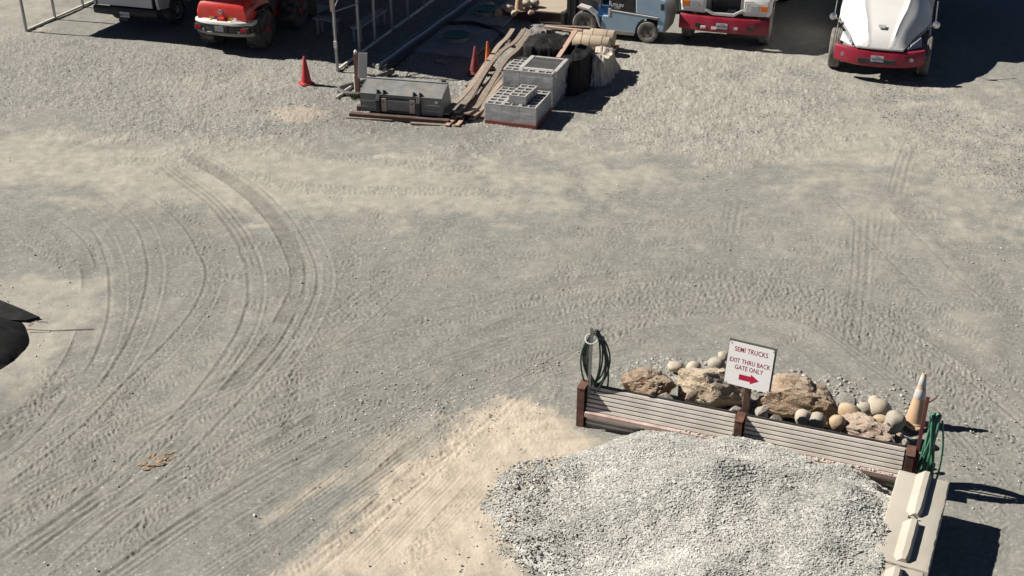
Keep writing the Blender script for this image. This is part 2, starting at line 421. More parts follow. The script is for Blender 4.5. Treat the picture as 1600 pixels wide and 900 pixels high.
WALL_O = Vector((1.01, 14.28)); WALL_A = R(-20.4)
def build_ground():
    NR, NC = 640, 1060
    q = np.linspace(1/(9.9+5.28), 1/(39.5+5.28), NR)
    Yr = 1/q-5.28
    Yr = np.concatenate([[-300, -40, -5, 5, 8.5], Yr, [42, 48, 65, 140, 900]])
    u = np.linspace(-1.13, 1.13, NC)
    u = np.concatenate([[-60, -8, -2.5, -1.5], u, [1.5, 2.5, 8, 60]])
    hw = .37*np.clip(Yr, 9, 60)+1.96
    X = (u[None, :]*hw[:, None]).astype(np.float32); Y = np.repeat(Yr[:, None], len(u), 1).astype(np.float32)
    fine = ((np.abs(u) < 1.2)[None, :] & ((Yr > 9.5) & (Yr < 40))[:, None]).astype(np.float32)
    nb, nm, nf = F_big(X, Y), F_mid(X, Y), F_fine(X, Y)
    Z = .012*nb + .0034*nm + .0009*nf
    nb2 = F_big(X*.55, Y*1.5)
    masks = []
    for zones in (DUST_ZONES, GRAVEL_ZONES, SAND_ZONES):
        m = np.zeros(X.shape, np.float32)
        for poly, soft, k in zones:
            sd = poly_sd(poly, X, Y) + soft*(.42*nb2+.33*nm+.12*nf)
            m = np.maximum(m, k*sstep(-soft, soft, sd))
        masks.append(m)
    dust, grav, sand = masks
    dust = np.clip(dust + .10*nb+.07*nm, 0, 1)
    track = np.zeros(X.shape, np.float32)
    Z += grav*(.006*nf+.004*nm) + sand*(.0015*nm)
    # ---- tyre tracks pressed into the surface
    def press(pts, w, kind, depth, pitch=.13, fade=.35, seed=0, dark=.4):
        nonlocal Z
        g = np.random.default_rng(seed)
        pts = np.array(catmull(pts, 10))
        seg = np.hypot(*np.diff(pts, axis=0).T); S = np.concatenate([[0], np.cumsum(seg)])
        x0, x1 = pts[:, 0].min()-w, pts[:, 0].max()+w; y0, y1 = pts[:, 1].min()-w, pts[:, 1].max()+w
        r0, r1 = np.searchsorted(Yr, [y0, y1])
        if r1-r0 < 2: return
        best = np.full((r1-r0, X.shape[1]), 9.0, np.float32); sgn = np.zeros_like(best); ss = np.zeros_like(best)
        for i in range(len(seg)):
            a, b = pts[i], pts[i+1]; d = (b-a)/(seg[i]+1e-9)
            ra, rb = np.searchsorted(Yr, [min(a[1], b[1])-w, max(a[1], b[1])+w])
            if rb <= ra: continue
            h0, h1 = hw[ra], hw[min(rb, len(hw)-1)]
            xs = [(min(a[0], b[0])-w)/h for h in (h0, h1)]+[(max(a[0], b[0])+w)/h for h in (h0, h1)]
            ca, cb = np.searchsorted(u, [min(xs), max(xs)])
            if cb <= ca: continue
            dx = X[ra:rb, ca:cb]-a[0]; dy = Y[ra:rb, ca:cb]-a[1]
            t = np.clip(dx*d[0]+dy*d[1], 0, seg[i]); px_ = dx-t*d[0]; py_ = dy-t*d[1]
            dist = np.hypot(px_, py_)
            bs = best[ra-r0:rb-r0, ca:cb]; sl = slice(ra-r0, rb-r0), slice(ca, cb)
            m = dist < bs
            best[sl] = np.where(m, dist, bs)
            sgn[sl] = np.where(m, np.sign(d[0]*dy-d[1]*dx), sgn[sl])
            ss[sl] = np.where(m, S[i]+t, ss[sl])
        d = best*sgn
        inside = best < w
        ph = g.uniform(0, 50)
        wob = .45*F_mid(ss*.9+ph, d*2.0)+.12*F_fine(ss+ph, d)
        br = F_mid(ss*.45+ph, d*.4+ph*1.7)*.6 + F_big(ss*.9+ph, 0*ss+ph)*.8
        amp = sstep(-.9-fade, .5-fade, br)*sstep(0, .6, ss)*sstep(0, .6, S[-1]-ss)
        if kind == 'edge':
            h = depth*(np.exp(-(d/.022)**2)*1.0-np.exp(-((d-.05)/.026)**2)*1.1)
            h = np.where(best < w, h, 0)
            tk = np.exp(-(d/.06)**2)*.5
        elif kind == 'band':
            e = 1-sstep(w*.75, w, best)
            h = -depth*e+depth*.9*np.exp(-((best-w*.93)/.03)**2)
            tk = e
        elif kind == 'rib':
            e = 1-sstep(w*.8, w, best)
            rb_ = np.sin(2*math.pi*d/pitch)
            h = -depth*.35*e+depth*e*.65*rb_+depth*.7*np.exp(-((best-w*.95)/.025)**2)
            tk = e*(.6-.35*rb_)
        else:
            e = 1-sstep(w*.82, w, best)
            if kind == 'chev': arg = wob+ss/pitch+.9*best/w+.15*np.where(d > 0, 1, 0)*3.3
            else: arg = wob+ss/pitch+.35*d/w+.5*(d > 0)
            wv = np.tanh(2.6*np.sin(2*math.pi*arg))
            h = -depth*.3*e+depth*.75*e*wv*sstep(.012, .035, best)
            tk = e*(.45-.3*wv)
        h = np.where(inside, h*amp, 0)
        Z[r0:r1] += (.60 if kind in ('chev', 'lug') else .74)*h*(1-.5*grav[r0:r1])
        track[r0:r1] = np.maximum(track[r0:r1], np.where(inside, tk*amp*dark*1.1, 0))
        if kind in ('band', 'chev', 'lug', 'rib'):
            dust[r0:r1] *= 1-np.where(inside, .45*amp*np.clip(tk, 0, 1), 0)
    def off(pts, o):
        p = np.array(pts, float); t = np.gradient(p, axis=0); t /= np.hypot(t[:, 0], t[:, 1])[:, None]
        return [tuple(v) for v in p+np.stack([-t[:, 1], t[:, 0]], 1)*o]
    A = [
        [(-6.90,24.55),(-5.49,22.94),(-4.44,21.38),(-3.70,19.71),(-3.38,18.43),(-3.42,17.11),(-3.65,15.74),(-4.03,14.53),(-4.47,13.30),(-5.15,11.85),(-5.57,10.98)],
        [(-7.45,23.48),(-6.15,21.86),(-5.20,20.24),(-4.62,18.67),(-4.41,17.32),(-4.46,16.11),(-4.77,14.53),(-5.42,12.75),(-6.28,11.26)],
        [(-7.45,22.23),(-6.45,21.03),(-5.71,19.66),(-5.34,18.67),(-5.28,17.53),(-5.44,16.50),(-5.74,15.38),(-6.12,13.89),(-6.74,12.48)],
        [(-8.94,21.92),(-7.86,20.46),(-7.20,19.15),(-6.80,17.97),(-6.55,16.90),(-6.45,15.83),(-6.52,14.86),(-6.69,13.74),(-7.03,13.02)],
        [(-8.42,22.29),(-7.17,20.74),(-6.57,19.41),(-6.30,18.43),(-6.11,17.11),(-6.08,15.92),(-6.15,14.86)],
        [(-6.35,23.90),(-4.97,22.23),(-4.22,20.74),(-3.71,19.15),(-3.56,17.75),(-3.70,16.30),(-4.04,15.03)],
        [(-9.11,21.32),(-8.22,20.46),(-7.58,19.53),(-7.21,18.67)],
    ]
    k = 100
    for a in A:
        press(a, .14, 'edge', .0085, fade=1.2, seed=k); k += 1
        press(off(a, .30), .14, 'edge', -.006, fade=.8, seed=k); k += 1
    for a, o, kd in ((A[0], -.25, 'band'), (A[1], .22, 'rib'), (A[3], -.24, 'band'), (A[2], .2, 'chev'), (A[5], -.3, 'chev'), (A[0], .55, 'chev'), (A[1], -.45, 'lug'), (A[3], .5, 'chev'), (A[6], -.4, 'lug')):
        press(off(a, o), .2, kd, .011, .11, .25, seed=k, dark=.8); k += 1
    B1 = [(-6.63,11.37),(-5.50,12.99),(-3.75,14.96),(-1.52,16.56),(0.53,17.66),(2.17,18.20),(3.82,18.29),(5.31,17.66),(6.19,16.30),(6.80,14.86),(7.22,13.30)]
    for o, kd, dp, fd in ((0, 'chev', .012, -.05), (.30, 'rib', .009, .15), (-.42, 'lug', .009, -.1), (.75, 'chev', .009, -.2), (-.85, 'rib', .009, .2), (1.15, 'lug', .009, -.3),
                          (-1.25, 'chev', .010, -.1), (1.7, 'chev', .008, -.3), (-1.75, 'rib', .010, .1), (2.3, 'lug', .008, -.3), (-2.2, 'edge', .010, .1), (-1.5, 'band', .008, .1), (.5, 'band', .007, .0), (.12, 'edge', .012, .2)):
        press(off(B1, o), .17, kd, dp, .10, fd, seed=k); k += 1
    B2 = [(0.81,16.70),(1.90,17.53),(3.01,17.93),(4.27,17.80),(5.41,17.21),(6.28,15.92),(6.78,14.53),(7.05,13.30)]
    for o in (-.1, .25, -.5, .6): press(off(B2, o), .17, 'chev', .017, .12, .6, seed=k); k += 1
    C = [[(-6.17,10.98),(-4.65,12.99),(-2.67,15.34),(-1.03,17.00),(1.11,18.67)], [(-5.42,10.98),(-3.97,12.95),(-1.93,15.59),(-0.41,17.11)], [(-4.29,10.98),(-2.91,12.68),(-1.47,14.53),(0.00,16.21),(1.36,17.32)], [(-3.01,10.98),(-1.98,12.58),(-0.91,14.28),(0.00,15.74),(1.03,16.90)],
         [(-6.64,12.22),(-5.46,13.74),(-4.02,15.38),(-2.90,17.11),(-2.22,18.67)], [(-7.16,13.59),(-6.16,15.20),(-5.09,16.70)], [(-2.41,10.98),(-1.62,12.22),(-0.70,13.74)], [(-1.81,10.98),(-1.13,12.22),(-0.52,13.30)], [(-3.54,10.98),(-2.45,12.35),(-1.41,13.74),(-0.38,15.38)]]
    for c in C:
        for o in RNG.uniform(-.8, .8, 6):
            kd = ('rib', 'rib', 'edge', 'band', 'rib', 'lug')[int(RNG.integers(6))]
            press(off(c, float(o)), float(RNG.uniform(.12, .22)), kd, float(RNG.uniform(.004, .009)), float(RNG.uniform(.05, .075)) if kd != 'lug' else .1, float(RNG.uniform(-.3, .25)), seed=k); k += 1
    D = [([(4.46,22.23),(3.94,19.92),(3.61,18.20),(3.66,16.70)], .2, 'rib', .006, .3), ([(6.77,21.32),(5.98,18.43),(5.20,15.92)], .2, 'rib', .006, .35), ([(6.17,20.46),(5.60,18.20),(5.05,16.30)], .18, 'rib', .006, .2),
         ([(9.32,26.19),(8.31,23.90),(7.32,21.32),(6.68,19.41)], .2, 'rib', .006, .3), ([(6.24,22.23),(6.58,19.66),(6.97,17.53)], .18, 'edge', .006, .3), ([(7.18,21.92),(7.54,19.41),(7.98,17.11)], .18, 'edge', .006, .3),
         ([(7.64,22.23),(8.06,18.91),(8.34,16.70)], .2, 'chev', .008, 0.), ([(-3.80,22.55),(-3.23,21.03),(-2.86,18.91),(-2.64,16.70)], .22, 'chev', .014, .4), ([(-3.06,22.23),(-2.53,20.74),(-2.22,18.67),(-2.24,16.70)], .2, 'chev', .015, .2),
         ([(-1.97,21.32),(-1.67,20.46),(-1.21,18.43)], .2, 'lug', .008, .0), ([(-3.36,16.70),(-2.56,17.75),(-1.57,18.91),(-0.47,19.92),(1.20,20.74)], .2, 'rib', .006, .2), ([(-8.78,23.90),(-6.67,23.55),(-4.38,22.55),(-2.29,22.23),(0.00,22.23)], .25, 'lug', .010, .1),
         ([(-7.10,25.39),(-4.10,24.26),(-1.33,23.48),(1.98,23.21)], .25, 'lug', .010, .0), ([(1.23,21.32),(3.73,21.61),(6.16,21.32),(8.52,21.03)], .25, 'lug', .010, .2), ([(0.59,20.19),(3.01,20.74),(5.45,20.88),(8.34,20.46)], .25, 'chev', .009, .1),
         ([(6.28,15.92),(6.42,14.53),(6.27,13.02),(5.74,11.03)], .2, 'chev', .009, .2), ([(6.87,15.92),(6.83,13.89),(6.39,11.97)], .2, 'chev', .009, .2), ([(-9.38,20.06),(-8.59,19.79),(-7.43,18.67)], .2, 'lug', .013, .2), ([(-7.46,14.86),(-7.01,15.20),(-6.77,15.92)], .2, 'lug', .018, .5),
         ([(-7.16,13.59),(-6.91,14.36),(-6.73,15.20),(-6.67,15.92)], .22, 'lug', .022, .7), ([(-2.42,11.03),(-1.92,11.97),(-1.38,13.30)], .15, 'edge', .006, .2), ([(-0.76,11.03),(-0.63,11.73),(-0.33,12.35)], .16, 'chev', .012, .2), ([(-1.36,11.03),(-0.95,11.85),(-0.42,12.75)], .16, 'lug', .013, .2),
         ([(5.94,13.74),(5.67,12.48),(5.23,10.98)], .1, 'edge', .008, .4)]
    for p, w, kd, dp, fd in D: press(p, w, kd, dp, .13, fd, seed=k); k += 1
    # short crisp tread prints left between older tracks
    for kk in range(46):
        cx, cy = RNG.uniform(-7.5, 9.0), RNG.uniform(13.2, 20.5)
        an = RNG.choice([R(35), R(75), R(-10), R(12), R(100)])+RNG.uniform(-.25, .25); ln = RNG.uniform(.5, 1.6)
        p0 = (cx-math.cos(an)*ln, cy-math.sin(an)*ln); p1 = (cx+math.cos(an)*ln, cy+math.sin(an)*ln); pm = (cx+RNG.uniform(-.1, .1), cy+RNG.uniform(-.1, .1))
        press([p0, pm, p1], float(RNG.uniform(.10, .16)), ('chev', 'lug', 'chev', 'chev')[kk % 4], float(RNG.uniform(.010, .018)), float(RNG.uniform(.075, .12)), .5, seed=k); k += 1
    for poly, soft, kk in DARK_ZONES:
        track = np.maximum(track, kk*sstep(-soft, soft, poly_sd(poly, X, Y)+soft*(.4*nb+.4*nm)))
    # soil banked up behind the retaining wall
    lx = (X-WALL_O.x)*math.cos(WALL_A)+(Y-WALL_O.y)*math.sin(WALL_A); ly = -(X-WALL_O.x)*math.sin(WALL_A)+(Y-WALL_O.y)*math.cos(WALL_A)
    Z += .20*np.exp(-((ly-.35)/.4)**2)*sstep(.25, 1.0, lx)*(1-sstep(3.7, 4.3, lx))*(ly > .02)
    Z *= fine
    nr, nc = X.shape
    me = bpy.data.meshes.new('ground')
    me.vertices.add(nr*nc); me.vertices.foreach_set('co', np.stack([X, Y, Z], -1).astype(np.float32).ravel())
    idx = np.arange(nr*nc).reshape(nr, nc)
    qd = np.stack([idx[:-1, :-1], idx[:-1, 1:], idx[1:, 1:], idx[1:, :-1]], -1).reshape(-1, 4)
    me.loops.add(qd.size); me.loops.foreach_set('vertex_index', qd.astype(np.int32).ravel())
    me.polygons.add(len(qd)); me.polygons.foreach_set('loop_start', np.arange(0, qd.size, 4, dtype=np.int32))
    me.update(calc_edges=True)
    me.shade_smooth()
    for nm_, arr in (('dust', dust), ('gravel', grav), ('sand', sand), ('track', np.clip(track, 0, 1))):
        at = me.attributes.new(nm_, 'FLOAT', 'POINT'); at.data.foreach_set('value', arr.astype(np.float32).ravel())
    o = link('ground', me, ground_mat())
    return tag(o, kind='structure')

def ground_mat():
    m = bpy.data.materials.new('yard_ground'); m.use_nodes = True
    nt = m.node_tree; b = nt.nodes['Principled BSDF']; b.inputs['Roughness'].default_value = .95
    b.inputs['Specular IOR Level'].default_value = .2
    tc = nt.nodes.new('ShaderNodeTexCoord'); v = tc.outputs['Object']
    def at(n):
        a = nt.nodes.new('ShaderNodeAttribute'); a.attribute_name = n; return a.outputs['Fac']
    dust, grav, sand, trk = at('dust'), at('gravel'), at('sand'), at('track')
    def vor(scale):
        w = nt.nodes.new('ShaderNodeTexVoronoi'); w.inputs['Scale'].default_value = scale
        nt.links.new(v, w.inputs['Vector']); return w
    n_big, n_mid, n_fin = noise_n(nt, v, .5, 3, .6), noise_n(nt, v, 4, 5, .65), noise_n(nt, v, 45, 3, .7)
    grey = ramp_n(nt, n_mid, [(.25, (.180,.180,.162)), (.5, (.208,.207,.186)), (.78, (.250,.244,.217))])
    grey = mix_rgb(nt, grey, ramp_n(nt, n_big, [(.3, (.88,.92,.89)), (.7, (1.10,1.06,1.01))]), 1.0, 'MULTIPLY')
    grey = mix_rgb(nt, grey, ramp_n(nt, n_fin, [(.25, .90), (.5, 1.0), (.78, 1.11)]), 1.0, 'MULTIPLY')
    mp = nt.nodes.new('ShaderNodeMapping'); mp.inputs['Scale'].default_value = (.5, 2.4, 1); mp.inputs['Rotation'].default_value = (0, 0, R(-18)); nt.links.new(v, mp.inputs['Vector'])
    grey = mix_rgb(nt, grey, ramp_n(nt, noise_n(nt, mp.outputs[0], 3.0, 4, .7, .3), [(.3, .84), (.5, 1.0), (.75, 1.17)]), 1.0, 'MULTIPLY')
    v1, v2 = vor(24.0), vor(38.0)
    sepc = nt.nodes.new('ShaderNodeSeparateColor'); nt.links.new(v1.outputs['Color'], sepc.inputs[0])
    stone = ramp_n(nt, sepc.outputs[0], [(0, (.205,.20,.18)), (.6, (.255,.248,.222)), (.88, (.30,.288,.255)), (1, (.39,.375,.335))])
    crack = ramp_n(nt, v1.outputs['Distance'], [(.0, 1.0), (.45, .98), (.75, .78)])
    stone = mix_rgb(nt, stone, crack, 1.0, 'MULTIPLY')
    base = mix_rgb(nt, grey, stone, math_n(nt, 'MULTIPLY_ADD', grav, .8))
    dcol = ramp_n(nt, n_mid, [(.3, (.305,.28,.232)), (.7, (.405,.372,.312))])
    dcol = mix_rgb(nt, dcol, ramp_n(nt, n_fin, [(.25, .8), (.5, 1.0), (.8, 1.2)]), 1.0, 'MULTIPLY')
    patch = ramp_n(nt, noise_n(nt, v, 1.7, 5, .68), [(.25, .35), (.6, 1.0)])
    df = math_n(nt, 'MULTIPLY', dust, patch)
    # stones stay proud of the dust
    keep = ramp_n(nt, sepc.outputs[1], [(.35, 1.0), (.75, .35)])
    df2 = math_n(nt, 'MULTIPLY', df, mix_rgb(nt, (1, 1, 1), keep, grav))
    base = mix_rgb(nt, base, dcol, df2)
    scol = ramp_n(nt, n_mid, [(.25, (.40,.335,.26)), (.55, (.48,.41,.322)), (.8, (.53,.465,.375))])
    scol = mix_rgb(nt, scol, ramp_n(nt, n_fin, [(.25, .85), (.5, 1.0), (.8, 1.12)]), 1.0, 'MULTIPLY')
    base = mix_rgb(nt, base, scol, math_n(nt, 'MULTIPLY', sand, ramp_n(nt, n_mid, [(.2, .7), (.5, 1.0)])))
    base = mix_rgb(nt, base, (.78, .77, .76), math_n(nt, 'MULTIPLY', trk, .8), 'MULTIPLY')
    # odd pale chips in the packed surface
    v3 = vor(9.0); s3 = nt.nodes.new('ShaderNodeSeparateColor'); nt.links.new(v3.outputs['Color'], s3.inputs[0])
    chip = math_n(nt, 'MULTIPLY', math_n(nt, 'GREATER_THAN', s3.outputs[0], .90), math_n(nt, 'LESS_THAN', v3.outputs['Distance'], .13))
    base = mix_rgb(nt, base, (.50, .48, .43), math_n(nt, 'MULTIPLY', chip, .75))
    nt.links.new(base, b.inputs['Base Color'])
    hs = math_n(nt, 'MULTIPLY', math_n(nt, 'SUBTRACT', .8, v1.outputs['Distance']), math_n(nt, 'MULTIPLY_ADD', grav, 1.0))
    hs.node.inputs[1].default_value = 1
    g2 = math_n(nt, 'MULTIPLY_ADD', grav, .85); g2.node.inputs[2].default_value = .02
    h1 = math_n(nt, 'MULTIPLY', math_n(nt, 'SUBTRACT', .8, v1.outputs['Distance']), g2)
    h2 = math_n(nt, 'MULTIPLY', math_n(nt, 'SUBTRACT', .8, v2.outputs['Distance']), .05)
    h = math_n(nt, 'ADD', math_n(nt, 'ADD', h1, h2), math_n(nt, 'MULTIPLY', n_fin, .22))
    bp = nt.nodes.new('ShaderNodeBump'); bp.inputs['Strength'].default_value = .5; bp.inputs['Distance'].default_value = .022
    nt.links.new(h, bp.inputs['Height']); nt.links.new(bp.outputs[0], b.inputs['Normal'])
    return m

build_ground()

# ---------------------------------------------------------------- loose stones and the gravel heap
PH = (1+5**.5)/2
ICO_V = np.array([(-1,PH,0),(1,PH,0),(-1,-PH,0),(1,-PH,0),(0,-1,PH),(0,1,PH),(0,-1,-PH),(0,1,-PH),(PH,0,-1),(PH,0,1),(-PH,0,-1),(-PH,0,1)], np.float32)/math.hypot(1, PH)
ICO_F = np.array([(0,11,5),(0,5,1),(0,1,7),(0,7,10),(0,10,11),(1,5,9),(5,11,4),(11,10,2),(10,7,6),(7,1,8),(3,9,4),(3,4,2),(3,2,6),(3,6,8),(3,8,9),(4,9,5),(2,4,11),(6,2,10),(8,6,7),(9,8,1)], np.int32)
CUB_V = np.array([(x, y, z) for x in (-1, 1) for y in (-1, 1) for z in (-1, 1)], np.float32)*.72
CUB_F = np.array([(0,1,3),(0,3,2),(4,6,7),(4,7,5),(0,4,5),(0,5,1),(2,3,7),(2,7,6),(0,2,6),(0,6,4),(1,5,7),(1,7,3)], np.int32)
def stones_mesh(name, px_, py_, pz_, size, tone, mat_, flat=.7, extra=None, smooth=False, cube=False):
    n = len(px_)
    g = np.random.default_rng(n)
    BV, BF = (CUB_V, CUB_F) if cube else (ICO_V, ICO_F); nv = len(BV)
    V = BV[None]*g.uniform(.72, 1.18, (n, nv, 1)).astype(np.float32)
    if cube: V = V+g.uniform(-.22, .22, (n, nv, 3)).astype(np.float32)
    V = V*np.stack([g.uniform(.75, 1.3, n), g.uniform(.65, 1.0, n), g.uniform(flat-.2, flat+.2, n)], -1)[:, None, :]
    a = g.uniform(0, 2*math.pi, n); tl = g.uniform(-.42, .42, n) if cube else g.uniform(-.5, .5, n)
    c, s = np.cos(tl)[:, None], np.sin(tl)[:, None]
    V[..., 1], V[..., 2] = V[..., 1]*c-V[..., 2]*s, V[..., 1]*s+V[..., 2]*c
    c, s = np.cos(a)[:, None], np.sin(a)[:, None]
    V[..., 0], V[..., 1] = V[..., 0]*c-V[..., 1]*s, V[..., 0]*s+V[..., 1]*c
    V = V*(size/2)[:, None, None]+np.stack([px_, py_, pz_], -1)[:, None, :]
    co = V.reshape(-1, 3); tri = (BF[None]+nv*np.arange(n)[:, None, None]).reshape(-1, 3)
    tv = np.repeat(tone, nv)
    if extra is not None:
        ev, ef, et = extra
        tri = np.concatenate([tri, ef+len(co)]); co = np.concatenate([co, ev]); tv = np.concatenate([tv, et])
    me = bpy.data.meshes.new(name)
    me.vertices.add(len(co)); me.vertices.foreach_set('co', co.astype(np.float32).ravel())
    me.loops.add(tri.size); me.loops.foreach_set('vertex_index', tri.astype(np.int32).ravel())
    me.polygons.add(len(tri)); me.polygons.foreach_set('loop_start', np.arange(0, tri.size, 3, dtype=np.int32))
    me.update(calc_edges=True)
    at = me.attributes.new('tone', 'FLOAT', 'POINT'); at.data.foreach_set('value', tv.astype(np.float32))
    if smooth: me.shade_smooth()
    else: me.shade_flat()
    return link(name, me, mat_)
def stone_mat(name, stops):
    m = bpy.data.materials.new(name); m.use_nodes = True
    nt = m.node_tree; b = nt.nodes['Principled BSDF']; b.inputs['Roughness'].default_value = .9
    a = nt.nodes.new('ShaderNodeAttribute'); a.attribute_name = 'tone'
    tc = nt.nodes.new('ShaderNodeTexCoord')
    c = ramp_n(nt, a.outputs['Fac'], stops)
    c = mix_rgb(nt, c, ramp_n(nt, noise_n(nt, tc.outputs['Object'], 60, 4, .7), [(.3, .75), (.7, 1.2)]), 1.0, 'MULTIPLY')
    nt.links.new(c, b.inputs['Base Color']); return m
M['gravel'] = stone_mat('gravel', [(0, (.245,.245,.215)), (.4, (.37,.365,.33)), (.75, (.475,.465,.42)), (1, (.61,.595,.545))])
M['chips'] = stone_mat('chips', [(0, (.24,.23,.205)), (.45, (.31,.295,.26)), (.8, (.40,.37,.32)), (1, (.58,.55,.50))])

def apron_f(x, y): return 1-sstep(.45, 1.0, x)
def gravel_heap():
    xs = np.linspace(-.6, 5.3, 240); ys = np.linspace(9.3, 14.3, 210)
    GX, GY = np.meshgrid(xs, ys); H_, sd = pile_h(GX, GY)
    # thinner towards the wide foot on the left
    idx = np.arange(GX.size).reshape(GX.shape)
    q = np.stack([idx[:-1, :-1], idx[:-1, 1:], idx[1:, 1:], idx[1:, :-1]], -1).reshape(-1, 4)
    q = q[(H_.ravel()[q] > -.5).all(1)]
    base_v = np.stack([GX, GY, H_-.002-.07*apron_f(GX, GY)], -1).reshape(-1, 3)
    used = np.unique(q); rm = np.zeros(GX.size, np.int64); rm[used] = np.arange(len(used))
    bt = rm[np.concatenate([q[:, [0, 1, 2]], q[:, [0, 2, 3]]])]
    g = np.random.default_rng(5)
    n = 115000
    x = g.uniform(-.6, 5.2, n); y = g.uniform(9.3, 14.3, n)
    h, sd = pile_h(x, y)
    # patchy cover at the thin left apron
    ap = apron_f(x, y)
    keep = (h > -.5) & ((sd > .10+.07*F_mid(x*2, y*2)) | (g.uniform(size=n) < .30)) & (g.uniform(size=n) > .75*ap*sstep(-.5, .7, F_mid(x*1.2+3, y*1.2)))
    x, y, h, sd = x[keep], y[keep], h[keep], sd[keep]
    size = .0225*np.exp(g.normal(.08, .28, len(x)))*np.where(g.uniform(size=len(x)) < .04, 1.6, 1); z = h+g.uniform(-.008, .005, len(x))
    tone = np.clip(g.normal(.55, .17, len(x))+.10*F_mid(x, y)-.1*F_big(x*2, y*2), 0, 1)
    o = stones_mesh('gravel_pile', x, y, z, size, tone, M['gravel'], .50, cube=True, extra=(base_v[used], bt, np.full(len(used), .5)))
    tag(o, 'heap of pale grey crushed gravel spilling out in front of the corrugated wall', 'gravel pile', kind='stuff')
    # strays rolled off the heap
gravel_heap()

def loose_stones():
    g = np.random.default_rng(9)
    X_, Y_, S_, T_ = [], [], [], []
    def scatter(poly, n, s0, s1, t0, sp=.22):
        p = np.array(poly); lo, hi = p.min(0), p.max(0)
        x = g.uniform(lo[0], hi[0], n*3); y = g.uniform(lo[1], hi[1], n*3)
        k = poly_sd(poly, x, y)+.5*F_mid(x, y)*.4 > 0
        x, y = x[k][:n], y[k][:n]
        X_.append(x); Y_.append(y); S_.append(g.uniform(s0, s1, len(x))*g.choice([1, 1, 1, 1.5], len(x))); T_.append(np.clip(g.normal(t0, sp, len(x)), 0, 1))
    for poly, soft, k in GRAVEL_ZONES[:4]: scatter(poly, 3000, .012, .032, .5, .12)
    scatter(GRAVEL_ZONES[4][0], 700, .02, .06, .6); scatter(GRAVEL_ZONES[5][0], 260, .012, .028, .8)
    scatter([(-0.50,12.54),(-0.09,13.27),(0.70,13.59),(1.42,13.89),(1.79,14.02),(1.66,13.59),(0.42,12.75),(-0.16,11.49),(-0.30,10.98),(-0.75,10.98),(-0.48,11.85)], 260, .012, .034, .8)
    scatter([(-11.48,24.26),(11.48,24.26),(6.32,10.98),(-6.32,10.98)], 1500, .012, .030, .85, .15)
    scatter([(-2.51,15.56),(-0.39,15.74),(0.98,15.92),(0.56,14.86),(-1.35,14.21),(-2.62,13.59),(-3.27,13.30)], 380, .014, .032, .85, .12)
    scatter([(6.28,15.92),(7.58,15.20),(6.67,12.75),(5.72,12.88)], 160, .012, .03, .8, .15)
    x, y, s, t = map(np.concatenate, (X_, Y_, S_, T_))
    h, sd = pile_h(x, y); k = (sd < -.02)
    lx = (x-WALL_O.x)*math.cos(WALL_A)+(y-WALL_O.y)*math.sin(WALL_A); ly = -(x-WALL_O.x)*math.sin(WALL_A)+(y-WALL_O.y)*math.cos(WALL_A)
    z = .20*np.exp(-((ly-.35)/.4)**2)*sstep(.25, 1.0, lx)*(1-sstep(3.7, 4.3, lx))*(ly > .02)
    o = stones_mesh('loose_stones', x[k], y[k], (z+s*.12)[k], s[k], t[k], M['chips'], .6)
    tag(o, 'loose stones scattered over the yard surface', 'stones', kind='stuff')
loose_stones()

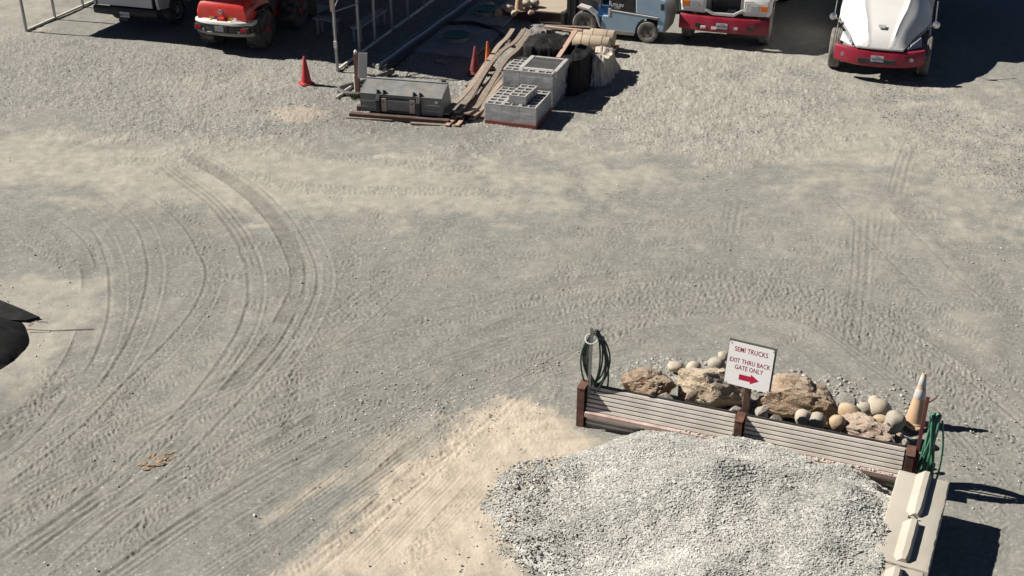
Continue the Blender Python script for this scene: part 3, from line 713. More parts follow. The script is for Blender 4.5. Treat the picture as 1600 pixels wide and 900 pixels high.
# ---------------------------------------------------------------- corrugated retaining wall
SITE = R(-18)
def retaining_wall():
    t = thing('retaining_wall', 'low retaining wall of pale corrugated steel between rusty posts beside the gravel heap', 'wall', (WALL_O.x, WALL_O.y), WALL_A)
    Lw = 4.4
    def hbeam(x, z1, s=.105):
        b = MB(); e = .014
        b.box(x-s/2, x+s/2, -s/2-.13, -s/2-.13+e, -.1, z1); b.box(x-s/2, x+s/2, s/2-e, s/2, -.1, z1); b.box(x-.007, x+.007, -s/2-.13+e, s/2-e, -.1, z1-.004)
        b.box(x-s/2-.006, x+s/2+.006, -s/2-.136, s/2+.006, z1, z1+.010)
        return b.build('post', M['rust'], t, .003)
    hbeam(0, .625); hbeam(2.19, .60); hbeam(4.38, .60)
    def corrugated(x0, x1, z0, z1, y, n, amp, name, m):
        b = MB(); prof = []
        per = (z1-z0)/n
        if name == 'upper_panel':      # leaning sheet with narrow grooves between the ribs
            yl = lambda z: y-.15*(1-(z-z0)/(z1-z0))
            for k in range(n):
                za = z0+k*per
                for fz, ind in ((.02, 0), (.66, 0), (.70, .04), (.97, .04)): prof.append((yl(za+fz*per)+ind, za+fz*per))
        else:
            for k in range(n):
                za = z0+k*per
                for fz, fy in ((.0, 0), (.16, 0), (.34, 1), (.66, 1), (.84, 0)): prof.append((y-amp*fy, za+fz*per))
            prof.append((y, z1))
        back = [(q[0]+.006, q[1]) for q in prof[::-1]]
        b.prism(prof+back, 'x', x0, x1)
        return b.build(name, m, t, smooth=40)
    for x0, x1 in ((.075, 2.115), (2.265, 4.305)):
        corrugated(x0, x1, .28, .605, -.005, 6, .06, 'upper_panel', M['pale_steel'])
        corrugated(x0, x1, -.05, .244, -.10, 4, .035, 'lower_panel', M['pale_steel'])
        b = MB(); b.box(x0, x1, -.215, -.003, .250, .270); b.box(x0, x1, -.215, -.202, .200, .250)
        b.build('ledge', M['rust_pink'], t, .004)
        b = MB(); b.box(x0, x1, .006, .03, .585, .612); b.build('top_rail', M['black_steel'], t, .003)
    # gravel lodged on the ledge
    g = np.random.default_rng(3); n = 90
    x = np.concatenate([g.uniform(2.35, 4.25, n), g.uniform(1.4, 2.1, 20)]); y = g.uniform(-.205, -.165, len(x))
    wx = WALL_O.x+x*math.cos(WALL_A)-y*math.sin(WALL_A); wy = WALL_O.y+x*math.sin(WALL_A)+y*math.cos(WALL_A)
    o = stones_mesh('ledge_gravel', wx, wy, np.full(len(x), .28), g.uniform(.015, .04, len(x)), g.uniform(.5, 1, len(x)), M['gravel'])
    tag(o, 'pale gravel lodged along the ledge of the corrugated wall', 'gravel', kind='stuff')
M['rust_pink'] = mat('rust_pink', (.50, .38, .33), .75, var=.2, scale=5, dirt=(.2,.11,.09), dirt_amt=.45, dscale=4, bump=.2)
retaining_wall()

def wpt(x, y, z=0.0):
    return (WALL_O.x+x*math.cos(WALL_A)-y*math.sin(WALL_A), WALL_O.y+x*math.sin(WALL_A)+y*math.cos(WALL_A), z)

# ---------------------------------------------------------------- poles with garden hoses
def hose_pole(x, y, h, label, m, lean=(0, 0), ring=False):
    p = wpt(x, y)
    t = thing('hose_pole', label, 'pole', p, WALL_A)
    b = MB(); e = .006; s = .045
    def sec(z): return [(lean[0]*z-s/2, lean[1]*z-s/2, z), (lean[0]*z+s/2, lean[1]*z-s/2, z), (lean[0]*z+s/2, lean[1]*z-s/2+e, z), (lean[0]*z-s/2+e, lean[1]*z-s/2+e, z), (lean[0]*z-s/2+e, lean[1]*z+s/2, z), (lean[0]*z-s/2, lean[1]*z+s/2, z)]
    b.loft([sec(-.05), sec(h)]); b.build('pole', m, t, .001)
    b = MB(); zz = h-.10
    b.tube([(lean[0]*zz, lean[1]*zz-.01, zz), (lean[0]*zz+.05, lean[1]*zz+.06, zz), (lean[0]*zz+.10, lean[1]*zz+.12, zz+.02), (lean[0]*zz+.11, lean[1]*zz+.13, zz+.06)], .010, 8)
    b.build('hook', m, t, smooth=40)
    if ring:
        b = MB(); c = (lean[0]*zz, lean[1]*zz-.02, h-.17)
        b.tube([(c[0]+.085*math.cos(a), c[1]+.06*math.sin(a), c[2]+.045*math.sin(a)) for a in np.linspace(0, 2*math.pi, 20)[:-1]], .010, 6, close=True)
        b.build('ring', M['white_plastic'], t, smooth=60)
    return t
hose_pole(.075, -.035, 1.54, 'grey steel pole with a white ring at the left end of the corrugated wall', M['grey_steel'], (.012, 0), True)
hose_pole(4.46, .03, 1.40, 'rusty red steel pole at the concrete block end of the corrugated wall', M['rust_red'] if 'rust_red' in M else M['rust'])

def hose(name, label, m, x, y, ztop, loops, spread, seed, zlow, r=.0125, turn=False):
    g = random.Random(seed)
    o = wpt(x, y)
    b = MB()
    for k in range(loops):
        w = spread*(.55+.6*g.random()); zb = zlow+g.uniform(-.04, .16); yo = g.uniform(-.05, .05); xo = g.uniform(-.02, .02)
        zt = ztop-.016*(k % 4)+g.uniform(-.01, .01); sk = g.uniform(-.25, .25)
        pts = []
        for i in range(28):
            a = 2*math.pi*i/28
            hh = (1+math.cos(a))/2
            wid = w*(1-.55*hh**2.2)*math.sin(a)
            zz = zb+(zt-zb)*(hh**.8)
            q_ = (xo+wid+sk*(1-hh)*w, yo*(1.6-hh)+.03*math.sin(2*a+k), zz); pts.append((q_[1], q_[0], zz) if turn else q_)
        b.tube(pts, r, 7, close=True)
    # a tail end hanging free
    pts = catmull([(spread*.5, .02, ztop-.1), (spread*.9, .03, ztop-.5), (spread*.95, .05, zlow+.1), (spread*.7, .06, zlow-.02)], 6)
    b.tube(pts, r, 7)
    ob = b.build(name, m, None, smooth=80)
    ob.location = o; ob.rotation_euler = (0, 0, WALL_A)
    return tag(ob, label, 'hose')
hose('garden_hose', 'dark green hose looped over the pole at the left end of the wall', M['hose_dark'], .13, .04, 1.47, 8, .19, 3, .50)
hose('garden_hose', 'bright green hose coil hanging from the rusty pole behind the concrete block', M['hose_green'], 4.60, .10, 1.12, 15, .17, 5, .06, .014, True)

# ---------------------------------------------------------------- the notice board
def text_mesh(body, size, parent, m, loc, rot=(R(90), 0, 0), extrude=.0015, offset=0.0, name='lettering', align='CENTER', spacing=1.0):
    cu = bpy.data.curves.new(name, 'FONT'); cu.body = body; cu.size = size; cu.extrude = extrude; cu.offset = offset
    cu.align_x = align; cu.align_y = 'CENTER'; cu.space_character = spacing; cu.resolution_u = 3
    tmp = bpy.data.objects.new('tmp', cu); col.objects.link(tmp)
    bpy.context.view_layer.update()
    me = bpy.data.meshes.new_from_object(tmp.evaluated_get(bpy.context.evaluated_depsgraph_get()))
    bpy.data.objects.remove(tmp); bpy.data.curves.remove(cu)
    me.name = name; me.materials.clear()
    o = link(name, me, m, parent); o.location = loc; o.rotation_euler = rot
    return o
def notice():
    p = wpt(2.22, .13)
    t = thing('notice_board', 'white notice reading semi trucks exit thru back gate only with a red arrow', 'sign', p, WALL_A)
    b = MB(); b.box(-.045, .045, -.02, .07, -.1, 1.30); b.build('post', M['post_wood'], t, .006)
    b = MB(); b.M = tr(0, -.045, 1.335); s = .302
    b.box(-s-.008, s+.022, .004, .024, -s+.02, s+.025); bb = b.build('backing_board', M['sign_back'], t, .003)
    f = MB(); f.M = tr(0, -.045, 1.335)
    rr = .03; poly = []
    for cx, cz, a0 in ((s-rr, s-rr, 0), (-s+rr, s-rr, 90), (-s+rr, -s+rr, 180), (s-rr, -s+rr, 270)):
        for k in range(5):
            a = R(a0+k*22.5); poly.append((cx+rr*math.cos(a), cz+rr*math.sin(a)))
    f.prism(poly, 'y', -.002, .002); fo = f.build('face', M['sign_white'], t)
    yb = -.045-.0026
    tilt = tr(0, -.085, 1.335) @ rotm('Z', -6) @ rotm('X', -10) @ tr(0, .045, -1.335)
    fo.matrix_local = tilt; bb.matrix_local = tilt
    for s_, z, sz in (('SEMI TRUCKS', 1.335+.203, .094), ('EXIT THRU BACK', 1.335+.045, .088), ('GATE ONLY', 1.335-.045, .088)):
        o = text_mesh(s_, sz, fo, M['sign_red'], (0, yb, z), extrude=.0004, offset=.0010, spacing=1.05); o.scale = (.76, 1, 1)
    a = MB(); a.M = tr(.02, 0, 1.335-.172)
    a.prism([(-.135, -.038), (.02, -.038), (.02, -.068), (.135, 0), (.02, .068), (.02, .038), (-.135, .038)], 'y', yb-.0005, yb+.0003)
    a.build('arrow', M['sign_arrow'], fo)
    for x, z in ((-.28, .28), (.28, .28), (-.28, -.28), (.28, -.28)):
        c = MB(); c.lathe([(.009, -.006), (.009, 0)], 'y', (x, -.045-.002, 1.335+z), 8); c.build('screw', M['silver'], fo)
    # orange rub along the frame is worn paint
notice()

# ---------------------------------------------------------------- concrete blocks
def concrete_block(loc, label, first):
    t = thing('concrete_block', label, 'concrete block', loc, R(-25), 'interlocking concrete blocks')
    b = MB(); w, l, h = .305, .90, .61
    nx, ny = 10, 28
    # worn outline: loft of slightly uneven rings from foot to chamfered top
    def ring(z, ins):
        pts = []
        for k in range(ny): pts.append((w-ins, -l+ins+2*(l-ins)*k/ny))
        for k in range(nx): pts.append((w-ins-2*(w-ins)*k/nx, l-ins))
        for k in range(ny): pts.append((-w+ins, l-ins-2*(l-ins)*k/ny))
        for k in range(nx): pts.append((-w+ins+2*(w-ins)*k/nx, -l+ins))
        return [(x+.006*noise.noise(Vector((x*6, y*6, z*6+first*9)))+(.012*noise.noise(Vector((x*14, y*14, first*5+3))) if ins > 0 else 0),
                 y+.006*noise.noise(Vector((y*6, x*6, z*6+4))), z+.004*noise.noise(Vector((x*9, y*9, 2+first)))) for x, y in pts]
    b.loft([ring(-.02, 0), ring(.15, 0), ring(.4, 0), ring(h-.012, 0), ring(h-.003, .006), ring(h, .014)])
    b.build('body', M['concrete'], t, smooth=35)
    for y0, y1 in ((-l+.05, -.12), (.03, l-.06)) if not first else ((-l+.05, -.12), (.03, l-.015)):
        k = MB(); hh = .085
        def sec(y, s): return [(-.115*s, y, h-.003), (-.022*s, y, h+hh*s), (.04*s, y, h+hh*s), (.075*s, y, h-.003)]
        ys = np.linspace(y0, y1, 12)
        k.loft([[(x+.005*noise.noise(Vector((x*9, yy*7, 1))), yy, z) for x, yy, z in sec(y, .6 if (i == 0 or (i == 11 and not first)) else 1.0)] for i, y in enumerate(ys)])
        kb = k.build('key', M['concrete'], t, .003); kb.location.x = .02
    lp = MB(); lp.tube([(-.045, -.03, h), (-.05, -.03, h+.03), (0, -.05, h+.075), (.05, -.03, h+.03), (.045, -.03, h)], .008, 6); lp.tube([(-.05, -.03, h+.012), (.05, -.03, h+.012)], .008, 6)
    lp.build('lifting_loop', M['rust'], t, smooth=60)
BX, BY = (math.cos(R(-25)), math.sin(R(-25))), (-math.sin(R(-25)), math.cos(R(-25)))
def bpt(x, y): return (4.83+BX[0]*x+BY[0]*y, 12.30+BX[1]*x+BY[1]*y)
concrete_block(bpt(.305, -.90), 'pale concrete block with a lifting loop, touching the end of the corrugated wall', 1)
concrete_block(bpt(.27, -2.73), 'nearest pale concrete block, cut off by the bottom edge of the picture', 0)

# ---------------------------------------------------------------- traffic cones
def cone(loc, label, m, h=.71, bands=(), lean=(0, 0), rz=0.0, base_m=None, group='traffic cones', scale=1.0):
    t = thing('traffic_cone', label, 'traffic cone', loc, rz, group)
    t.rotation_euler = (lean[0], lean[1], rz)
    b = MB(); w = .18*scale; 
    b.prism([(-w, -w+.05), (-w+.05, -w), (w-.05, -w), (w, -w+.05), (w, w-.05), (w-.05, w), (-w+.05, w), (-w, w-.05)], 'z', 0, .03)
    b.build('base', base_m or m, t, .008)
    def rad(z): return (.132-(.132-.028)*(z-.03)/(h-.03))*scale
    zs = [.031]+[q for bd in bands for q in (bd[0], bd[1])]+[h]
    k = MB(); k.lathe([(.15*scale, .0305), (.145*scale, .05), (rad(.06), .06)]+[(rad(z), z) for z in np.linspace(.1, h-.01, 8)]+[(.02*scale, h), (.016*scale, h-.02)], 'z', n=20)
    body = k.build('body', m, t, smooth=50)
    for z0, z1, bm_ in bands:
        k = MB(); k.lathe([(rad(z0)+.001, z0), (rad(z0)+.003, z0+.004), (rad(z1)+.003, z1-.004), (rad(z1)+.001, z1)], 'z', n=20); k.build('band', bm_, body, smooth=40)
    return t
cone((-5.07, 28.82), 'clean red cone standing alone on the gravel left of the leaning white board', M['cone_red'], rz=.4)
cone((-.94, 29.56, .02), 'dull dark red cone beside the long boards, left of the pair', M['cone_dull'], rz=.2, lean=(0, R(2)))
cone((-.60, 29.98, .02), 'orange cone beside the long boards, right of the pair', M['cone_orange'], rz=.7, lean=(0, R(-2)), scale=.8)
cone((.20, 34.33, .30), 'faded orange and white cone standing on the plywood topped platform', M['cone_pale'], h=.8, bands=((.42, .58, M['cone_band']), (.64, .74, M['cone_band'])), rz=.2)
cone((5.655,14.174)+(.0,), 'faded orange cone with worn white bands behind the right end of the wall', M['cone_pale'], h=.80, bands=((.42, .56, M['cone_band']), (.61, .76, M['cone_band'])), rz=.5, lean=(R(-3), R(5)), scale=1.02)

# ---------------------------------------------------------------- rocks behind the wall
def rock(px_loc, z, size, rz, kind, m, label, seed, group='rocks behind the corrugated wall', cat='rock', name=None):
    g = random.Random(seed)
    bm = bmesh.new(); bmesh.ops.create_icosphere(bm, subdivisions=5 if kind == 'boulder' else 3, radius=1)
    planes = [(Vector((g.gauss(0, 1), g.gauss(0, 1), g.gauss(0, .8))).normalized(), g.uniform(.55, .85)) for _ in range(15)]
    sd = Vector((seed*3.1, seed*1.7, seed))
    for v in bm.verts:
        p = v.co.copy()
        if kind == 'boulder':
            for nrm, d in planes:
                k = p.dot(nrm)
                if k > d: p -= nrm*(k-d)*.92
            f = 1.08+.16*noise.fractal(p*1.6+sd, .8, 2.1, 6)+.08*noise.fractal(p*4.5+sd, .6, 2.2, 5)-.05*max(0, noise.noise(p*3+sd*2))**.5
            p *= f
        elif kind == 'chunk':
            for nrm, d in planes:
                k = p.dot(nrm)
                if k > d: p -= nrm*(k-d)*.95
            p *= 1+.05*noise.fractal(p*2+sd, 1, 2, 3)
        else:
            p *= 1+.20*noise.noise(p*.9+sd)+.07*noise.noise(p*2.0+sd)+.012*noise.noise(p*6+sd)
        v.co = Vector((p.x*size[0]/2, p.y*size[1]/2, p.z*size[2]/2))
    me = bpy.data.meshes.new('rock'); bm.to_mesh(me); bm.free()
    me.shade_smooth()
    if kind != 'cobble': me.set_sharp_from_angle(angle=R(24))
    o = link(name or ('cobble' if kind == 'cobble' else 'boulder'), me, m)
    o.location = (px_loc[0], px_loc[1], z); o.rotation_euler = (g.uniform(-.2, .2), g.uniform(-.2, .2), rz)
    return tag(o, label, cat, group)
RK = 'rocks behind the corrugated wall'
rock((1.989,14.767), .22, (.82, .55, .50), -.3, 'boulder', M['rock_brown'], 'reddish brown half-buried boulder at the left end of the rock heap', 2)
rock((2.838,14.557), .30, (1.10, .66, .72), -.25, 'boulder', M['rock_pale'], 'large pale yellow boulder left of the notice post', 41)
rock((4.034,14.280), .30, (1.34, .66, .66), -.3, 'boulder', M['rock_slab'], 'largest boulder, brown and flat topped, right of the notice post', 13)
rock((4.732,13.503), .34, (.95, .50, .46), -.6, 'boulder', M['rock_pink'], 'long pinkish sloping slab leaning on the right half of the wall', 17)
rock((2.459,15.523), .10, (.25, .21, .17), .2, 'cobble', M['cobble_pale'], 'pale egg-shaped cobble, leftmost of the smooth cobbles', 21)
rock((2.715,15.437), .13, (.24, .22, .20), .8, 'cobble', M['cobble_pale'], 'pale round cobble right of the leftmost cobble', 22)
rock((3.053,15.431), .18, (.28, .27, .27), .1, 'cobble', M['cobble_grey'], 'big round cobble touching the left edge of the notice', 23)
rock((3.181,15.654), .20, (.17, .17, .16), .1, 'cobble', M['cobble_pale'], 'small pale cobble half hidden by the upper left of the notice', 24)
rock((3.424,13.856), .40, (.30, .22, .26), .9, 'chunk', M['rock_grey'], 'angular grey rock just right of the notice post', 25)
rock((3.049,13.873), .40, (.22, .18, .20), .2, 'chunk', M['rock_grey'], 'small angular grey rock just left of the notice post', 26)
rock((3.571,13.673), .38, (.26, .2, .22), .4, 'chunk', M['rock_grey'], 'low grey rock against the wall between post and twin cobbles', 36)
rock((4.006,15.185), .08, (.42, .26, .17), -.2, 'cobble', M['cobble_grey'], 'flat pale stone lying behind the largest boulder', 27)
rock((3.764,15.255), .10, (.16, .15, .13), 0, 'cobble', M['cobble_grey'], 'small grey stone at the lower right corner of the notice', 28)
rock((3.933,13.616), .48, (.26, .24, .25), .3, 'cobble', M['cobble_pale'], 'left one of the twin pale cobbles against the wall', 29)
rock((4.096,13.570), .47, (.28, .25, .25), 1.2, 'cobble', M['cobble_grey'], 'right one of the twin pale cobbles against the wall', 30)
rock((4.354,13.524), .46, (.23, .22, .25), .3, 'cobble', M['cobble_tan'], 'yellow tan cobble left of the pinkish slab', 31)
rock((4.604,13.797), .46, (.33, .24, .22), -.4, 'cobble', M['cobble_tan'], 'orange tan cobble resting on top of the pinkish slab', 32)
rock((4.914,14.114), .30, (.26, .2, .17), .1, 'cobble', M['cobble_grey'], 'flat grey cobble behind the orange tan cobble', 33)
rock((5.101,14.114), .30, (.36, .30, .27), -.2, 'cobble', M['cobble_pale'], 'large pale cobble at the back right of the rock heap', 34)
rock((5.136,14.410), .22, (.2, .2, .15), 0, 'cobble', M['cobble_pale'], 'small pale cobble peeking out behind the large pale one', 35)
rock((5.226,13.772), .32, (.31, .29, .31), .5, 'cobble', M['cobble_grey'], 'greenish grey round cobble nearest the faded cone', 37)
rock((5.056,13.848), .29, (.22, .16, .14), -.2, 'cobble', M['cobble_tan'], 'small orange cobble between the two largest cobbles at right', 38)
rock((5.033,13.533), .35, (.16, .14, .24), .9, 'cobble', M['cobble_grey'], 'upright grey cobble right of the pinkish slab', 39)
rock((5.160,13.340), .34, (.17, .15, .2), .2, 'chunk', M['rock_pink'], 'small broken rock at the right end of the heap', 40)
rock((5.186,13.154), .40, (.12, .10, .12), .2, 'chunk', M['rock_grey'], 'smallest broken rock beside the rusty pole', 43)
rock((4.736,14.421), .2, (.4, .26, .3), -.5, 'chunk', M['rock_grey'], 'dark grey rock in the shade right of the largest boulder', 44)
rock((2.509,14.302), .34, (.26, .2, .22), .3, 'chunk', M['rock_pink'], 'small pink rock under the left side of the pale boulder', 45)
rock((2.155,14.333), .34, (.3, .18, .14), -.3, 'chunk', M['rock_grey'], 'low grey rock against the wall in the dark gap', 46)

# ---------------------------------------------------------------- tarp covered heap at the left
def tarp_heap():
    t = thing('covered_heap', 'heap under a dark grey tarp at the left edge', 'heap', (-9.18, 16.18, 0))
    b = MB(); n = 72; rings = []
    RX, RY, HH = 1.62, 1.30, .34
    for k, s in enumerate((1.0, .985, .95, .88, .78, .62, .42, .2, .02)):
        z = HH*(1-s**2.0)**.8
        ring = []
        for i in range(n):
            a = 2*math.pi*i/n
            rr = s*(1+.008*math.sin(9*a+.5)*s+.03*noise.noise(Vector((math.cos(a)*2.5, math.sin(a)*2.5, s))))
            ring.append((RX*rr*math.cos(a), RY*rr*math.sin(a), max(.012, z+.05*noise.fractal(Vector((math.cos(a)*5*s, math.sin(a)*5*s, 4)), .8, 2, 4)*(s < .99)+.012*math.sin(9*a+2*k)*s*(s < .97))))
        rings.append(ring)
    b.loft(rings); b.build('tarp', M['grey_tarp'], t, smooth=60)
    f = MB()  # stiff corner of a second sheet, lying on the ground behind the heap
    out = [(x+9.18, y-16.18) for x, y in [(-9.08,18.09),(-8.51,17.71),(-8.03,17.40),(-7.64,17.13),(-7.83,17.02),(-8.27,17.05),(-8.70,17.11)]]
    f.prism(out, 'z', .012, .05)
    f.build('tarp_corner', M['tarp'], t, .01)
    r = MB(); r.tube(catmull([(1.48, .87, .02), (1.7, .84, .012)], 4), .006, 6); r.tube(catmull([(1.45, .84, .02), (1.42, .72, .012)], 4), .006, 6)
    r.build('cord', M['rope'], t)
    r = MB(); r.tube(catmull([(1.45, .55, .05), (1.8, .56, .02), (2.5, .62, .012)], 8), .007, 6); r.build('tie_rope', M['rope'], t)
tarp_heap()

# ---------------------------------------------------------------- broken clod on the ground
def clod():
    g = random.Random(4)
    t = thing('broken_clod', 'broken patch of brown bark and clods on the bare ground at lower left', 'debris', (-4.783,13.274)+(0,), .5)
    def lump(x, y, s, i):
        bm = bmesh.new(); bmesh.ops.create_icosphere(bm, subdivisions=2, radius=1)
        for v in bm.verts:
            f = .8+.45*noise.fractal(v.co*1.8+Vector((i*3, i, 1)), .9, 2, 3)
            v.co = Vector((v.co.x*s[0]*f, v.co.y*s[1]*f, v.co.z*s[2]*f*.55+s[2]*.15))
        me = bpy.data.meshes.new('lump'); bm.to_mesh(me); bm.free()
        o = link('lump', me, M['clod'], t); o.location = (x, y, 0); o.rotation_euler = (0, 0, g.uniform(-.4, .6))
    for i, (x, y, a, b_, c) in enumerate(((-.16, .02, .10, .05, .03), (-.05, -.07, .13, .04, .035), (.05, -.10, .09, .045, .04), (-.13, -.10, .08, .04, .03), (.12, .02, .07, .05, .045), (.2, .1, .11, .03, .03),
                                          (-.02, .16, .10, .045, .03), (.0, .02, .12, .08, .012), (.22, -.02, .1, .03, .02), (.05, .07, .06, .04, .03))):
        lump(x, y, (a, b_, c), i)
clod()

# ---------------------------------------------------------------- carport (roof above the picture)
CA = R(-17)
def carport():
    t = thing('carport', 'steel tube carport with grey side posts sheltering the pickup and the loader', 'carport', (-4.43, 29.77), CA)
    W_, Ln, y0L = -9.72, 8.5, .65     # left side stands at x = W_, set back by y0L
    def tube_box(x, y0, y1, z0, z1, name, m=M['galvanised'], s=.03, par=t):
        b = MB(); b.box(x-s, x+s, y0, y1, z0, z1); return b.build(name, m, par, .006)
    for x, ys in ((0, (.03, 1.45, 2.5, 3.7, 4.9, 6.2, 7.4, 8.4)), (W_, (y0L+.03, y0L+1.34, y0L+2.7, y0L+4.0, y0L+5.4, y0L+6.8, y0L+8.0))):
        for y in ys:
            tube_box(x, y-.03, y+.03, .0, 2.72, 'post')
        tube_box(x, ys[0]+.031, ys[-1]-.031, .012, .072, 'base_rail', M['rail_pale'], .029)
    m = M['galvanised']
    tube_box(.002, 1.49, 8.37, 1.56, 1.62, 'mid_rail', s=.026); tube_box(W_+.002, y0L+.07, 8.3, 1.60, 1.66, 'mid_rail', s=.026)
    b = MB(); b.tube([(0, .06, 1.52), (0, 1.42, 1.36)], .022, 4); b.build('tie', m, t)
    b = MB(); b.tube([(0, .06, 1.58), (0, 1.44, 2.4)], .022, 4); b.build('brace', m, t)
    # side sheeting above the mid rail
    for x in (0, W_):
        b = MB(); b.box(x-.012+(.045 if x == 0 else -.045), x+.012+(.045 if x == 0 else -.045), (1.5 if x == 0 else y0L), 8.4, 1.63, 2.8); b.build('side_sheet', M['bin_grey'], t)
    # arched roof sheet
    b = MB(); n = 20; prof = []
    for k in range(n+1):
        s = k/n; x = (W_-.12)+(-W_+.24)*s
        prof.append((x, 2.76+1.15*math.sin(math.pi*s)**.8))
    ring0 = [(x, (y0L-.0)*(1-i/n), z) for i, (x, z) in enumerate(prof)]
    ring1 = [(x, 8.6, z) for x, z in prof]
    top0 = [(x, y, z+.03) for x, y, z in ring0]; top1 = [(x, y, z+.03) for x, y, z in ring1]
    b.loft([ring0+top0[::-1], ring1+top1[::-1]])
    b.build('roof_sheet', M['bin_grey'], t)
    b = MB(); b.tube([(x, y+.12, z-.04) for x, y, z in ring0], .03, 6); b.build('front_arch', m, t)
    # socket box and conduit on the front post
    b = MB(); b.box(-.02, .06, -.055, -.005, .62, .80); b.build('socket_box', M['white_plastic'], t, .006)
    b = MB(); b.tube([(.02, -.025, .8), (.02, -.025, 1.3), (.03, -.02, 1.6), (-.02, -.02, 1.75)], .012, 6); b.build('conduit', M['galvanised'], t, smooth=60)
    b = MB(); b.box(-.05, .05, -.05, -.031, 1.55, 2.2); b.build('post_cover', M['plywood'], t, .004)
M['rail_pale'] = mat('rail_pale', (.74, .70, .60), .5, .1, var=.12, scale=5)
carport()
def cpt(x, y, z=0.0): return (-4.43+x*math.cos(CA)-y*math.sin(CA), 29.77+x*math.sin(CA)+y*math.cos(CA), z)

def bench(loc, rz, label, ln=1.7):
    t = thing('bench', label, 'bench', loc, rz, 'plank benches under the carport')
    b = MB(); b.box(-.14, .14, 0, ln, .40, .45); b.build('seat', M['bench_grey'], t, .006)
    for y in (.12, ln-.12):
        for x in (-.1, .1):
            b = MB(); b.box(x-.025, x+.025, y-.025, y+.025, 0, .399); b.build('leg', M['bench_grey'], t)
M['bench_grey'] = mat('bench_grey', (.33, .34, .34), .7, var=.12, scale=5)
bench(cpt(-.50, 2.35), CA, 'grey plank bench right behind the carport side posts', 1.9)
bench((-4.769,32.880)+(0,), CA+R(80), 'grey plank bench deeper under the carport, seen end on', .75)

# ---------------------------------------------------------------- leaning white board on a stake, drain pipe, pipes
def stake_board():
    t = thing('board_on_stake', 'blank white board nailed to a wooden stake beside the loader bucket', 'sign', (-3.689,27.927)+(0,), SITE)
    b = MB(); b.box(-.05, .05, -.045, .045, -.05, 1.05); b.build('stake', M['post_wood'], t, .005)
    b = MB(); b.M = tr(.06, -.06, .47) @ rotm('Z', 28) @ rotm('Y', 4); b.box(-.01, .20, -.008, .008, 0, .62); b.build('board', M['white_paint'], t, .003)
    b = MB(); b.lathe([(.02, 1.05), (.045, 1.07), (.045, 1.11), (.01, 1.14)], 'z', n=10); b.build('cap', M['white_plastic'], t, smooth=40)
stake_board()
def corrugated_pipe():
    path = catmull([(.62, 1.5, .07), (.30, .62, .07), (.0, .1, .07), (-.06, -.22, .07), (.18, -.40, .07), (.55, -.42, .07), (.8, -.3, .07)], 14)
    t = thing('drain_pipe', 'dark corrugated drain pipe curling around the foot of the wooden stake', 'pipe', (-4.052,28.392)+(0,), SITE)
    b = MB(); dense = catmull(path[::2], 5); b.tube(dense, [.066 if k % 4 < 2 else .055 for k in range(len(dense))], 10); b.build('hose_body', M['grey_pipe_dark'], t, smooth=80)
    return t
M['grey_pipe_dark'] = mat('grey_pipe_dark', (.11, .105, .10), .6, var=.3, dirt=(.25,.22,.18), dirt_amt=.6, dscale=4)
corrugated_pipe()
def straight_pipe(a, b_, r, m, label, zz=None):
    mb = MB(); A_, B_ = Vector((*a, zz or r)), Vector((*b_, zz or r)); n = 14
    mb.tube([A_.lerp(B_, k/n)+Vector((.015*math.sin(k*1.3+r*90), 0, 0)) for k in range(n+1)], r, 12)
    o = mb.build('long_pipe', m, None, smooth=60)
    return tag(o, label, 'pipe', 'long pipes beside the carport')
straight_pipe((-3.545,30.179), (-1.391,36.457), .045, M['grey_pipe'], 'thin pale pipe nearest the carport posts')
straight_pipe((-3.427,29.972), (-1.251,36.312), .06, M['rail_pale'], 'white plastic pipe in the middle of the three long pipes')
straight_pipe((-3.244,29.766), (-1.130,36.098), .075, M['black_pipe'], 'thick black pipe farthest from the carport posts')
straight_pipe((-4.162,27.654), (-3.805,28.968), .04, M['cream_paint'], 'short cream pipe lying beside the curled drain pipe')
def stub():
    b = MB(); b.lathe([(.03, 0), (.03, .42), (.042, .425), (.042, .47), (.01, .475)], 'z', n=12)
    o = b.build('stub_pipe', M['white_plastic'], None, smooth=40); o.location = (*(-3.766,28.065), 0)
    tag(o, 'short white capped standpipe just left of the wooden stake', 'pipe')
stub()
def tuft(loc, n, label, seed):
    g = random.Random(seed); b = MB()
    for k in range(n):
        a = g.uniform(0, 6.28); r = g.uniform(0, .16); x, y = r*math.cos(a), r*math.sin(a)
        h = g.uniform(.05, .16); lx, ly = g.uniform(-.08, .08), g.uniform(-.08, .08); w = .008
        b.add([(x-w, y, 0), (x+w, y, 0), (x+lx*.5+w*.6, y+ly*.5, h*.7), (x+lx*.5-w*.6, y+ly*.5, h*.7), (x+lx, y+ly, h)], [(0,1,2,3), (3,2,4)])
    o = b.build('weed_tuft', M['grass'], None); o.location = (*loc, 0)
    tag(o, label, 'weeds')
tuft((-3.730,27.745), 90, 'small tuft of green weeds at the foot of the wooden stake', 3)
tuft((-3.648,27.836), 60, 'sparse green weeds between the stake and the loader bucket', 8)

